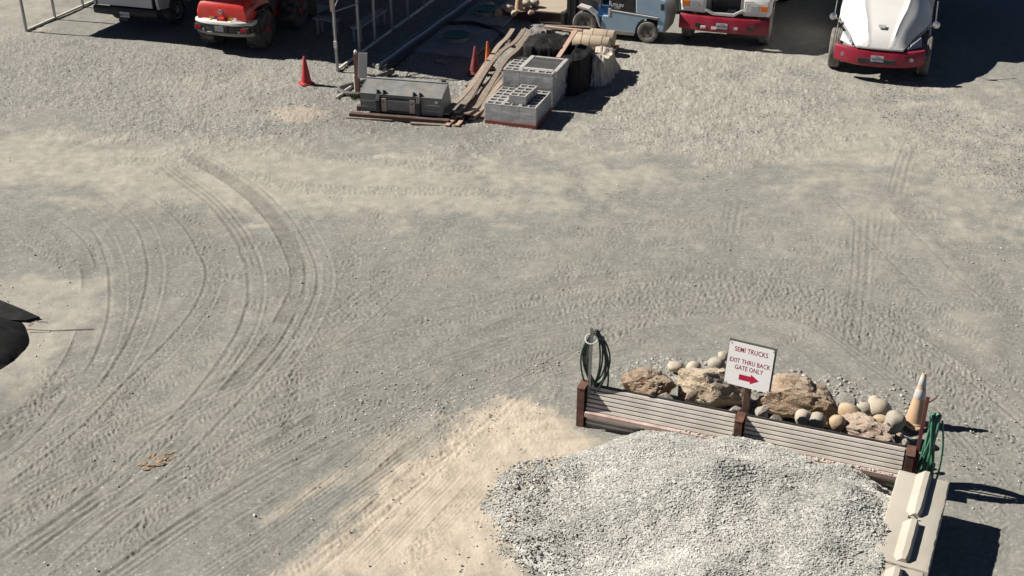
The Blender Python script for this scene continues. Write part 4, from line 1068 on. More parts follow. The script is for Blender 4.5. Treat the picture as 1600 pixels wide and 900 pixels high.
# ---------------------------------------------------------------- septic slabs with lids, hose, platform
def slab_lid(loc, w, d, label, lid_label):
    t = thing('septic_slab', label, 'slab', loc, SITE)
    b = MB(); b.box(-w/2, w/2, -d/2, d/2, 0, .06); b.build('slab', M['slab_concrete'], t, .01)
    b = MB(); b.lathe([(.34, .0605), (.34, .17), (.33, .18)], 'z', n=32); r = b.build('riser', M['slab_concrete'], t, smooth=40)
    b = MB(); b.lathe([(.37, .181), (.38, .20), (.37, .225), (.30, .235), (.28, .228), (.1, .232), (.02, .24)], 'z', n=32); l = b.build('lid', M['lid_green'], t, smooth=30)
    for k in range(6):
        a = k*math.pi/3; b = MB(); b.lathe([(.014, .225), (.014, .24), (.004, .245)], 'z', (.335*math.cos(a), .335*math.sin(a), 0), 8); b.build('bolt', M['silver'], l)
slab_lid((-1.52, 32.3), 1.9, 2.5, 'concrete slab with a round green lid in the carport shade, nearer one', '')
slab_lid((-.75, 34.9), 1.7, 2.0, 'concrete slab with a round green lid in the carport shade, farther one', '')
def arc_hose():
    b = MB(); b.tube([(*p, .05) for p in catmull([(-3.23,29.56),(-2.70,31.20),(-2.32,32.64),(-1.81,33.75),(-1.18,34.00),(-0.63,33.50),(-0.18,32.64),(0.00,31.76)], 8)], .05, 10)
    tag(b.build('black_hose', M['black_pipe'], None, smooth=60), 'thick black hose arching over the nearer green lid', 'hose')
arc_hose()
def platform():
    t = thing('slab_platform', 'low plywood topped box with a faded cone standing on it', 'platform', (-.30, 34.72), SITE)
    b = MB(); b.box(0, 1.9, 0, 1.4, 0, .255); b.build('box', M['wood_dark'], t)
    b = MB(); b.box(-.04, 1.94, -.04, 1.44, .26, .30); b.build('sheet', M['plywood'], t, .004)
platform()
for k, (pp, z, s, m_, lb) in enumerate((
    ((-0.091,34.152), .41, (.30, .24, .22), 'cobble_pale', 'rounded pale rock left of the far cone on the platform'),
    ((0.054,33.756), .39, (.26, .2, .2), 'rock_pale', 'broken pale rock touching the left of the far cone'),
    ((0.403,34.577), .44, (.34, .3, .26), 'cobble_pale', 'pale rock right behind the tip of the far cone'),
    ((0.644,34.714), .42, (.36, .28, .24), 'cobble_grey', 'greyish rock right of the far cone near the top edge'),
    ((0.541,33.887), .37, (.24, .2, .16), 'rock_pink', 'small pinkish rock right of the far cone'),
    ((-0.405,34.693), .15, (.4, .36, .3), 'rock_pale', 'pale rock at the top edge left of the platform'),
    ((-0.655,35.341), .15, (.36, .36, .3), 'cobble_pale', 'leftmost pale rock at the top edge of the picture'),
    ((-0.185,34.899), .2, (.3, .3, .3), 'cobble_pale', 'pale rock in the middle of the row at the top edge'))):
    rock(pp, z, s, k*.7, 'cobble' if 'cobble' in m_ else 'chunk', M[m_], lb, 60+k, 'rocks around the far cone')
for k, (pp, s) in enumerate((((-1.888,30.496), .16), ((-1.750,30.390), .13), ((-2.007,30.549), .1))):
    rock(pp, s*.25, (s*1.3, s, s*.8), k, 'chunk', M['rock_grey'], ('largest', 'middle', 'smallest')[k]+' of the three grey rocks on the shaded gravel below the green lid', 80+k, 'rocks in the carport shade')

# ---------------------------------------------------------------- loader bucket on timbers
def bucket():
    t = thing('loader_bucket', 'grey steel loader bucket lying with its coupling plate to the front', 'bucket', (-3.48, 26.62, .12), R(-13))
    w = 1.95; b = MB()
    back = [(0, 0), (.0, .42), (.16, .50), (.62, .62), (.60, .60), (.17, .46), (.04, .38), (.04, .03), (.55, .02), (.85, .02), (.85, .0)]
    b.prism([(0, 0), (0, .42), (.10, .48), (.55, .60), (.55, .585), (.105, .465), (.015, .41), (.015, .015), (.80, .015), (.80, 0)], 'x', .012, w-.012)
    b.build('shell', M['grey_steel'], t)
    for x in (0, w-.012):
        s = MB(); s.prism([(0, -.002), (0, .423), (.10, .485), (.56, .607), (.80, .02), (.80, -.002)], 'x', x, x+.0118); s.build('side_plate', M['grey_steel'], t)
    c = MB(); c.box(.012, w-.012, .52, .60, .602, .622); c.build('cutting_edge', M['galvanised'], t, .003)
    p = MB(); p.box(.49, 1.36, -.030, -.002, .03, .38); p.build('coupling_plate', M['black_steel'], t, .004)
    p = MB(); p.box(.64, 1.19, -.042, -.031, .07, .30); p.build('coupling_web', M['grey_steel'], t, .004)
    for z in (.10, .24):
        p = MB(); p.box(.02, .395, -.008, -.002, z, z+.012); p.box(1.455, w-.02, -.008, -.002, z, z+.012); p.build('weld_seam', M['galvanised'], t)
    for x in (.40, 1.36):
        s = MB(); s.prism([(-.10, .02), (-.10, .30), (-.03, .40), (-.002, .41), (-.002, .0)], 'x', x, x+.09); s.build('coupling_side', M['black_steel'], t, .004)
    for x in (.52, 1.20):
        s = MB(); s.box(x, x+.12, -.05, -.036, .04, .34); s.build('wear_strip', M['rust_pink'], t, .003)
        s = MB(); s.lathe([(.02, -.056), (.02, -.0505)], 'y', (x+.06, 0, .26), 10); s.build('pin_hole', M['black_steel'], t)
    for x in (.40, .55, 1.26, 1.41):
        s = MB(); s.prism([(.0, .425), (.10, .485), (.02, .52)], 'x', x, x+.03); s.build('lug', M['black_steel'], t)
    for x in (.12, w-.12):
        s = MB(); s.box(x-.05, x+.05, .55, .63, .61, .66); s.build('edge_bracket', M['black_steel'], t, .004)
    s = MB(); s.box(1.78, 1.85, -.004, -.002, .30, .35); s.build('sticker', M['ink_white'], t)
bucket()
for k, (x, y, ln, rz, lb) in enumerate(((-3.72, 26.50, 2.35, R(-12), 'long dark timber under the front of the loader bucket'), (-3.60, 26.98, 2.2, R(-14), 'long dark timber under the middle of the loader bucket'))):
    b = MB(); b.box(0, ln, -.07, .07, 0, .11); o = b.build('timber', M['wood_dark'], None, .008); o.location = (x, y, 0); o.rotation_euler = (0, 0, rz)
    tag(o, lb, 'timber', 'timbers under the bucket')
for k, (x, y, ln, rz, lb) in enumerate(((-3.80, 26.42, 1.1, R(-9), 'pale thin board poking out left of the loader bucket'), (-2.3, 26.05, 1.25, R(-10), 'thin reddish board on the ground in front of the bucket'))):
    b = MB(); b.box(0, ln, -.05, .05, .0, .03); o = b.build('loose_board', M['wood'], None, .004); o.location = (x, y, .004); o.rotation_euler = (0, 0, rz)
    tag(o, lb, 'board')

# ---------------------------------------------------------------- sagging long boards
M['wood_light'] = mat('wood_light', (.33, .26, .20), .85, var=.25, scale=4, stretch=(.5, 6, 6), bump=.25, bscale=15, rnd=.4)
def plank(a, c, w, z0, sag, m, label, seed, thick=.035):
    g = random.Random(seed); A_, C_ = Vector((*a, 0)), Vector((*c, 0)); d = (C_-A_); L_ = d.length; n = 26
    ang = math.atan2(d.y, d.x)
    b = MB(); rings = []
    for k in range(n+1):
        s = k/n; y = w*.5; z = z0(s) if callable(z0) else z0; z += sag*(math.sin(s*11+seed*.5)+.6*math.sin(s*19+seed*.4))+max(0, sag-.01); x = s*L_; dy = .05*math.sin(s*5+seed*2)
        rings.append([(x, dy-y, z), (x, dy+y, z), (x, dy+y, z+thick), (x, dy-y, z+thick)])
    b.loft(rings); o = b.build('long_board', m, None, .003); o.location = A_; o.rotation_euler = (0, 0, ang)
    return tag(o, label, 'board', 'long boards sagging between bucket and blocks')
def zp(base, top, u0=.12, u1=.5): return lambda s: base+(top-base)*max(0, min(1, (s-u0)/(u1-u0)))**1.3
for k, (a_, c_, lb) in enumerate((
    ((-1.459,26.230), (0.052,32.284), 'leftmost of the long sagging boards'), ((-1.369,26.189), (0.156,32.167), 'second long sagging board from the left'), ((-1.267,26.189), (0.276,31.993), 'third long sagging board from the left'),
    ((-1.164,26.148), (0.378,31.821), 'fourth long sagging board from the left'), ((-1.062,26.148), (0.495,31.593), 'fifth long sagging board from the left'), ((-0.946,26.148), (0.611,31.368), 'sixth long sagging board from the left'),
    ((-0.845,26.189), (0.708,31.146), 'rightmost of the full length sagging boards'))):
    plank(a_, c_, .125, zp((.10, .03, .13, .05, .12, .03, .10)[k], (.34, .20, .38, .22, .36, .20, .34)[k]), (.032, .026, .036, .03, .032, .026, .03)[k], M['wood'] if k % 3 else M['wood_light'], lb, k+1)
plank((-0.732,26.355), (0.000,29.114), .13, zp(.05, .18), .02, M['wood'], 'short sagging board touching the front block pallet', 9)
plank((-1.409,25.783), (-1.164,26.948), .10, .03, .0, M['wood_pink'], 'short pale stick end nearest the camera, left of the front pallet', 7)
plank((-1.265,25.783), (-1.044,26.948), .10, .035, .0, M['wood_pink'], 'second short pale stick end in front of the sagging boards', 8)
plank((-1.611,26.355), (-0.587,26.438), .12, .003, .0, M['wood_dark'], 'dark bearer lying across under the near ends of the boards', 9)
plank((-1.125,28.487), (0.000,28.968), .10, .02, .0, M['wood_dark'], 'dark bearer lying across under the middle of the boards', 10)

# ---------------------------------------------------------------- pallets of concrete blocks
def cmu_mesh():
    b = MB(); x1, y1, h = .39, .19, .19; ho = [(.032, .182), (.208, .358)]; ya, yb = .032, .158
    xs = [0, .032, .182, .208, .358, x1]; ys = [0, ya, yb, y1]
    vs = []; fs = []
    for z in (0, h):
        for y in ys:
            for x in xs: vs.append((x, y, z))
    def vi(i, j, k): return k*24+j*6+i
    for k in (0, 1):
        for j in range(3):
            for i in range(5):
                if j == 1 and i in (1, 3): continue
                q = [vi(i, j, k), vi(i+1, j, k), vi(i+1, j+1, k), vi(i, j+1, k)]; fs.append(q if k else q[::-1])
    for i in range(5): fs.append((vi(i,0,0), vi(i+1,0,0), vi(i+1,0,1), vi(i,0,1))); fs.append((vi(i+1,3,0), vi(i,3,0), vi(i,3,1), vi(i+1,3,1)))
    for j in range(3): fs.append((vi(5,j,0), vi(5,j+1,0), vi(5,j+1,1), vi(5,j,1))); fs.append((vi(0,j+1,0), vi(0,j,0), vi(0,j,1), vi(0,j+1,1)))
    for i in (1, 3):
        fs += [(vi(i,1,0), vi(i,1,1), vi(i+1,1,1), vi(i+1,1,0)), (vi(i+1,2,0), vi(i+1,2,1), vi(i,2,1), vi(i,2,0)), (vi(i,2,0), vi(i,2,1), vi(i,1,1), vi(i,1,0)), (vi(i+1,1,0), vi(i+1,1,1), vi(i+1,2,1), vi(i+1,2,0))]
    me = bpy.data.meshes.new('hollow_block'); me.from_pydata(vs, [], fs); me.update(); return me
CMU = cmu_mesh()
ROWS = ('front', 'second', 'third', 'fourth', 'fifth', 'back'); COLS = ('left', 'middle', 'right')
CO = Vector((-.61, 26.07))
def cpos(x, y): return (CO.x+x*math.cos(SITE)-y*math.sin(SITE), CO.y+x*math.sin(SITE)+y*math.cos(SITE))
def cmu(x, y, z, label, group, rz=0.0):
    o = link('hollow_block', CMU, M['cmu']); p = cpos(x, y)
    o.location = (p[0], p[1], z); o.rotation_euler = (0, 0, SITE+rz)
    return tag(o, label, 'concrete block', group)
def pallet(x, y, label, m, w=1.2, d=1.2):
    p = cpos(x, y); t = thing('pallet', label, 'pallet', p, SITE, 'pallets under the blocks')
    b = MB(); b.box(0, w, -.022, -.002, .004, .098); b.build('lead_board', m, t, .003)
    b = MB(); b.box(w+.002, w+.022, 0, d, .004, .098); b.build('lead_board', m, t, .003)
    for yy in np.linspace(.0, d-.1, 7):
        b = MB(); b.box(0, w, yy, yy+.1, .085, .105); b.build('deck_board', m, t, .003)
    for xx in (0, w/2-.04, w-.08):
        b = MB(); b.box(xx, xx+.08, 0.002, d-.002, .018, .084); b.build('stringer', m, t, .004)
    for yy in (0, d-.1):
        b = MB(); b.box(0.001, w-.001, yy, yy+.1, 0, .0175); b.build('bottom_board', m, t)
def film(x0, x1, y0, y1, z0, z1, label, loose=.012, seed=1):
    p = cpos(0, 0); b = MB(); n = 64; per = []
    for k in range(n):
        s = k/n*4; i = int(s); f = s-i
        per.append([(x0+(x1-x0)*f, y0), (x1, y0+(y1-y0)*f), (x1-(x1-x0)*f, y1), (x0, y1-(y1-y0)*f)][i])
    rings = []
    for j in range(7):
        z = z0+(z1-z0)*j/6; ring = []
        for k, (x, y) in enumerate(per):
            q = loose*(noise.noise(Vector((x*5, y*5+z*9, seed+z*3)))+.6)
            nx, ny = (x-(x0+x1)/2), (y-(y0+y1)/2); l = math.hypot(nx, ny)
            ring.append((x+nx/l*q, y+ny/l*q, z+(.05*noise.noise(Vector((x*4, y*4, seed*7))) if j == 6 else 0)))
        rings.append(ring)
    b.loft(rings, cap=False); o = b.build('stretch_film', M['film'], None, smooth=50)
    o.location = (*p, 0); o.rotation_euler = (0, 0, SITE)
    return tag(o, label, 'plastic film', 'film wrapped round the block pallets')
pallet(0, 0, 'red wooden pallet under the low front stack of hollow blocks', M['pallet_red'])
for lv in range(2):
    for i in range(3):
        for j in range(6):
            if lv == 0 and 0 < j < 5 and i < 2: continue
            cmu(i*.4+.005+random.uniform(-.002, .002), j*.2+.004+random.uniform(-.003, .003), .107+lv*.191, 'hollow block, %s course of the front pallet, %s row, %s column' % (('lower', 'upper')[lv], ROWS[j], COLS[i]), 'hollow blocks on the front pallet')
for j in range(4):
    cmu(.52+j*.012, .16+j*.2, .107+2*.191, ('nearest', 'second', 'third', 'farthest')[j]+' of the four loose blocks on top of the front pallet', 'loose blocks on the front pallet')
film(-.012, 1.212, -.012, 1.212, .09, .47, 'clear stretch film around the low front stack of hollow blocks', .008, 2)
pallet(0, 1.30, 'weathered pallet under the tall wrapped stack of blocks', M['wood'])
for lv in range(4):
    for i in range(3):
        for j in range(6):
            if 0 < j < 5 and i < 2 and lv < 3: continue
            if lv == 3 and j > 3: continue
            if lv == 3 and i > 0 and j > 0: continue
            cmu(i*.4+.005, 1.304+j*.2, .107+lv*.191, 'hollow block, %s course of the tall wrapped stack, %s row, %s column' % (('bottom', 'second', 'third', 'top')[lv], ROWS[j], COLS[i]), 'hollow blocks in the tall stack')
film(-.014, 1.216, 1.288, 2.516, .09, .80, 'cloudy stretch film around the tall stack of blocks', .022, 5)
def paver_pack():
    p = cpos(.28, 1.52); t = thing('paver_pack', 'strapped pack of dark grey paving slabs on the tall stack', 'pavers', (*p, .872-.19+.0), SITE)
    for k in range(5):
        b = MB(); b.box(.16, .86, .10+k*.16, .245+k*.16, .0, .19); b.build('paving_slab', M['paver'], t, .006)
    for x0, x1, y0, y1 in ((.03, .15, .0, .98), (.87, .98, .0, .98), (.151, .869, .0, .09), (.151, .869, .905, .98)):
        b = MB(); b.box(x0, x1, y0, y1, .005, .20); b.build('wrap_edge', M['cmu'], t, .02)
paver_pack()

# ---------------------------------------------------------------- black tarp bundle behind the stacks
def cloth_bundle(name, label, x, y, w, d, h, m, seed, fold=.045, cat='tarp', rnd=5.0, flare=.10):
    p = cpos(x, y); b = MB(); n, kk = 120, 16; rings = []
    for j in range(kk+1):
        s = j/kk
        if s < .6: z = h*s/.6*.96; sc_ = 1.0+flare*(1-s/.6)**1.5
        else:
            q = (s-.6)/.4; z = h*(.96+.06*math.sin(q*1.57)); sc_ = 1-q**1.4*.99
        ring = []
        for i in range(n):
            a = 2*math.pi*i/n; ca, sa = math.cos(a), math.sin(a)
            r = 1/((abs(ca)**rnd+abs(sa)**rnd)**(1/rnd))
            xx, yy = ca*r*w/2*sc_, sa*r*d/2*sc_
            wv = noise.noise(Vector((ca*4+z*1.2, sa*4-z*.9, seed)))+.5*noise.noise(Vector((ca*9, sa*9+z*2.0, seed+5)))
            f = fold*(1.4*abs(wv)-.4+.8*noise.noise(Vector((ca*2.2, sa*2.2, seed+z*1.4))))*(1-.6*s)
            zz = z+fold*1.6*noise.noise(Vector((xx*4, yy*4, seed+3)))*(.2+s)+.03*noise.noise(Vector((xx*11, yy*11, seed)))*s
            ring.append((xx*(1+f/(w/2)), yy*(1+f/(d/2)), max(zz, .01)))
        rings.append(ring)
    b.loft(rings); o = b.build(name, m, None, smooth=55); o.location = (*p, 0); o.rotation_euler = (0, 0, SITE)
    return tag(o, label, cat, 'tarped bundles')
cloth_bundle('black_tarp', 'black tarp draped over the boxy bundle left of the upright board', .42, 3.55, 1.05, 1.15, .98, M['tarp'], 3)
cloth_bundle('black_tarp', 'black tarp over the rounded bundle right of the upright board', 1.22, 3.25, .66, 1.45, 0.82, M['tarp'], 8, .04, rnd=2.6, flare=.25)
cloth_bundle('bulk_bag', 'pale cream bulk bag slumped at the right of the black tarp', 1.68, 4.0, .50, 1.15, .60, M['bag'], 12, .10, 'bag', 2.2, .45)
cloth_bundle('grey_tarp', 'rumpled grey tarp sagging over the back corner of the black bundle', .05, 4.35, .62, .5, 1.02, M['tarp_grey'] if 'tarp_grey' in M else M['bag'], 15, .05, 'tarp', 2.5)
def lean_board(a, c, w, th, m, label):
    A_, C_ = Vector(a), Vector(c); d = C_-A_; L_ = d.length
    b = MB(); b.box(0, L_, -w/2, w/2, -th/2, th/2); o = b.build('loose_lumber', m, None, .003)
    q = d.to_track_quat('X', 'Z'); o.rotation_mode = 'QUATERNION'; o.rotation_quaternion = q; o.location = A_
    return tag(o, label, 'lumber', 'lumber on the tarp')
p0 = cpos(.92, 2.72); p1 = cpos(1.0, 4.0)
lean_board((*p0, .80), (*p1, 1.12), .11, .04, M['wood_pink'], 'clean pinkish board leaning up the front of the black tarp')
p0 = cpos(.15, 4.15); p1 = cpos(1.15, 4.05)
lean_board((*p0, 1.10), (*p1, 1.12), .09, .05, M['wood_pink'], 'board lying across the top of the black tarp')
p0 = cpos(.1, 4.35); p1 = cpos(1.25, 4.5)
lean_board((*p0, 1.06), (*p1, 1.07), .12, .05, M['wood'], 'weathered board behind the others on top of the tarp')
p0 = cpos(1.2, 4.3); p1 = cpos(2.05, 4.75)
def rolls():
    for k, (pp, z, L_, r, lb) in enumerate((((1.56, 31.42), .30, 1.05, .19, 'nearer straw coloured roll of matting on the small pallet'), ((1.62, 31.86), .34, 1.15, .21, 'farther straw coloured roll of matting on the small pallet'))):
        t = thing('mat_roll', lb, 'roll', (*pp, z), SITE, 'rolls of matting')
        b = MB(); b.lathe([(.05, -.001), (r*.96, 0), (r, .02), (r*1.01, L_*.5), (r, L_-.02), (r*.96, L_), (.05, L_+.001)], 'x', n=28); b.build('roll', M['mat_roll'], t, smooth=40)
        for x in (.3, L_*.5, L_-.2):
            b = MB(); b.lathe([(r*1.008, x), (r*1.03, x+.004), (r*1.03, x+.016), (r*1.008, x+.02)], 'x', n=28); b.build('strap', M['rope'], t)
    t = thing('small_pallet', 'small pale pallet under the straw coloured rolls', 'pallet', (1.50, 31.05), SITE, None)
    for y in np.linspace(.05, 1.05, 5):
        b = MB(); b.box(.1, 1.1, y, y+.12, .085, .105); b.build('deck_board', M['wood_pink'], t, .003)
    for x in (.12, .55, .98):
        b = MB(); b.box(x, x+.09, .05, 1.17, 0, .0845); b.build('stringer', M['wood_pink'], t, .003)
rolls()

# ---------------------------------------------------------------- vehicles
def wheel(parent, c, Rr, w, rim_m, tyre_m, lugs=0, dish=.3, grooves=True, studs=8):
    b = MB(); h = w/2
    b.lathe([(Rr*.56, -h*.8), (Rr*.62, -h*.95), (Rr*.80, -h), (Rr*.93, -h*.97), (Rr*.985, -h*.82), (Rr, -h*.6)] +
            ([(Rr, -h*.42), (Rr*.975, -h*.40), (Rr*.975, -h*.34), (Rr, -h*.32), (Rr, -h*.06), (Rr*.975, -h*.04), (Rr*.975, h*.04), (Rr, h*.06), (Rr, h*.32), (Rr*.975, h*.34), (Rr*.975, h*.40), (Rr, h*.42)] if grooves else []) +
            [(Rr, h*.6), (Rr*.985, h*.82), (Rr*.93, h*.97), (Rr*.80, h), (Rr*.62, h*.95), (Rr*.56, h*.8)], 'x', c, 40)
    if lugs:
        for k in range(lugs):
            for s in (-1, 1):
                a = 360*(k+(.5 if s > 0 else 0))/lugs
                b.M = tr(*c) @ rotm('X', a) @ tr(0, 0, Rr*.985) @ rotm('Z', s*40)
                b.box(0 if s > 0 else -h*1.15, h*1.15 if s > 0 else 0, -.022, .022, -.02, .028)
        b.M = Matrix.Identity(4)
    o = b.build('wheel', tyre_m, parent, smooth=32)
    r = MB()
    r.lathe([(Rr*.565, -h*.78), (Rr*.60, -h*.86), (Rr*.55, -h*.84), (Rr*.50, -h*(1-dish*1.6)), (Rr*.30, -h*(1-dish)), (Rr*.16, -h*(1-dish)), (Rr*.14, -h*.98), (.01, -h*1.0),
             (.01, h*1.0), (Rr*.14, h*.98), (Rr*.16, h*(1-dish)), (Rr*.30, h*(1-dish)), (Rr*.50, h*(1-dish*1.6)), (Rr*.55, h*.84), (Rr*.60, h*.86), (Rr*.565, h*.78)], 'x', c, 32)
    rim = r.build('rim', rim_m, o, smooth=30)
    for s in (-1, 1):
        for k in range(studs):
            a = 2*math.pi*k/studs; q = MB()
            q.lathe([(Rr*.028, s*h*(1-dish)*.9), (Rr*.028, s*h*(1-dish*.6)), (.002, s*h*(1-dish*.55))], 'x', (c[0], c[1]+Rr*.23*math.cos(a), c[2]+Rr*.23*math.sin(a)), 6)
            MB_join.setdefault(rim.name, []).append(q)
    # wheel nuts are joined into one ring of nuts
    nn = MB()
    for q in MB_join.pop(rim.name): nn.add([tuple(v) for v in q.v], q.f)
    nuts = nn.build('wheel_nuts', M['silver'], o)
    return o
MB_join = {}
def part(parent, name, m, fn, bevel=.0, smooth=None):
    b = MB(); fn(b); return b.build(name, m, parent, bevel, smooth)
def boxp(parent, name, m, x0, x1, y0, y1, z0, z1, bevel=.006):
    return part(parent, name, m, lambda b: b.box(x0, x1, y0, y1, z0, z1), bevel)

def plate(parent, x, y, z, text, w=.305, h=.152, front=True, rz=0.0):
    b = MB(); b.box(-w/2, w/2, -.002, .002, -h/2, h/2)
    o = b.build('number_plate', M['plate_white'], parent, .002); o.location = (x, y, z); o.rotation_euler = (0, 0, rz)
    text_mesh(text, .078, o, M['ink_blue'], (0, -.0045, -.012), offset=.001, name='plate_number')
    text_mesh('California', .026, o, M['red_lens'], (0, -.0045, .052), name='plate_state')
    return o

def pickup():
    t = thing('pickup_truck', 'white pickup truck parked under the carport, tail to the camera', 'pickup', (-10.72, 33.25), CA)
    W_ = M['white_paint']
    def arch_side(x0, x1):
        def f(b):
            pts = [(.14, .66), (.62, .60), (.66, .70), (.78, .86), (.95, .95), (1.15, .98), (1.35, .95), (1.52, .86), (1.64, .70), (1.70, .52), (2.35, .50), (2.35, 1.40), (.10, 1.40), (.08, 1.0)]
            b.prism(pts, 'x', x0, x1)
        return f
    for s in (-1, 1):
        part(t, 'bed_side', W_, arch_side(s*1.0-.04, s*1.0+.04), .012)
        wheel(t, (s*.86, 1.15, .40), .40, .27, M['silver'], M['rubber'], dish=.2, studs=6)
        part(t, 'tail_light', M['red_lens'], lambda b: b.prism([(.86, .98), (1.043, 1.02), (1.045, 1.36), (.86, 1.36)] if s > 0 else [(-.86, .98), (-1.043, 1.02), (-1.045, 1.36), (-.86, 1.36)], 'y', .055, .20), .01)
        wheel(t, (s*.86, 4.75, .40), .40, .27, M['silver'], M['rubber'], dish=.2, studs=6)
    def tg(b):
        b.box(-.855, .855, .075, .13, .70, 1.38)
        b.box(-.855, -.80, .07, .14, .70, 1.38)
    part(t, 'tailgate', W_, tg, .012)
    boxp(t, 'tailgate_handle', M['black_plastic'], -.16, .16, .055, .076, 1.18, 1.27)
    boxp(t, 'bed_floor', M['black_plastic'], -.955, .955, .15, 2.34, .68, .72)
    def bump(b):
        b.loft([[(x, -.02+.05*abs(x)**3+dy, z) for x in np.linspace(-1.0, 1.0, 15)] + [(x, .14+dy2, z) for x in np.linspace(1.0, -1.0, 15)] for z, dy, dy2 in ((.44, .05, 0), (.48, .0, 0), (.60, -.01, 0), (.665, .02, 0))])
    part(t, 'rear_bumper', M['black_plastic'], bump, .01)
    boxp(t, 'hitch', M['black_steel'], -.12, .12, -.06, .3, .33, .43); plate(t, .03, -.045, .50, '8K41725')
    boxp(t, 'chassis', M['black_steel'], -.45, .45, .2, 5.3, .42, .62)
    part(t, 'exhaust', M['rust'], lambda b: b.tube([(.55, .1, .42), (.55, 1.2, .42)], .04, 10), smooth=40)
    def cab(b):
        secs = []
        for y, zt, wt in ((2.38, 1.38, 1.0), (2.45, 1.88, .78), (2.7, 1.95, .76), (3.6, 1.95, .76), (4.15, 1.42, .92), (4.3, 1.30, .97)):
            secs.append([(-1.0, y, .5), (1.0, y, .5), (1.02, y, 1.0), (1.0, y, 1.35 if zt > 1.35 else zt), (wt, y, zt), (-wt, y, zt), (-1.0, y, 1.35 if zt > 1.35 else zt), (-1.02, y, 1.0)])
        b.loft(secs)
    part(t, 'cab', W_, cab, .02, 40)
    boxp(t, 'rear_window', M['glass_dark'], -.66, .66, 2.40, 2.46, 1.42, 1.80)
    def hood(b):
        b.loft([[(-.98, y, .5), (.98, y, .5), (1.0, y, 1.0), (.92, y, z), (-.92, y, z), (-1.0, y, 1.0)] for y, z in ((4.31, 1.30), (5.0, 1.24), (5.6, 1.12), (5.75, .95))])
    part(t, 'hood', W_, hood, .02, 40)
pickup()

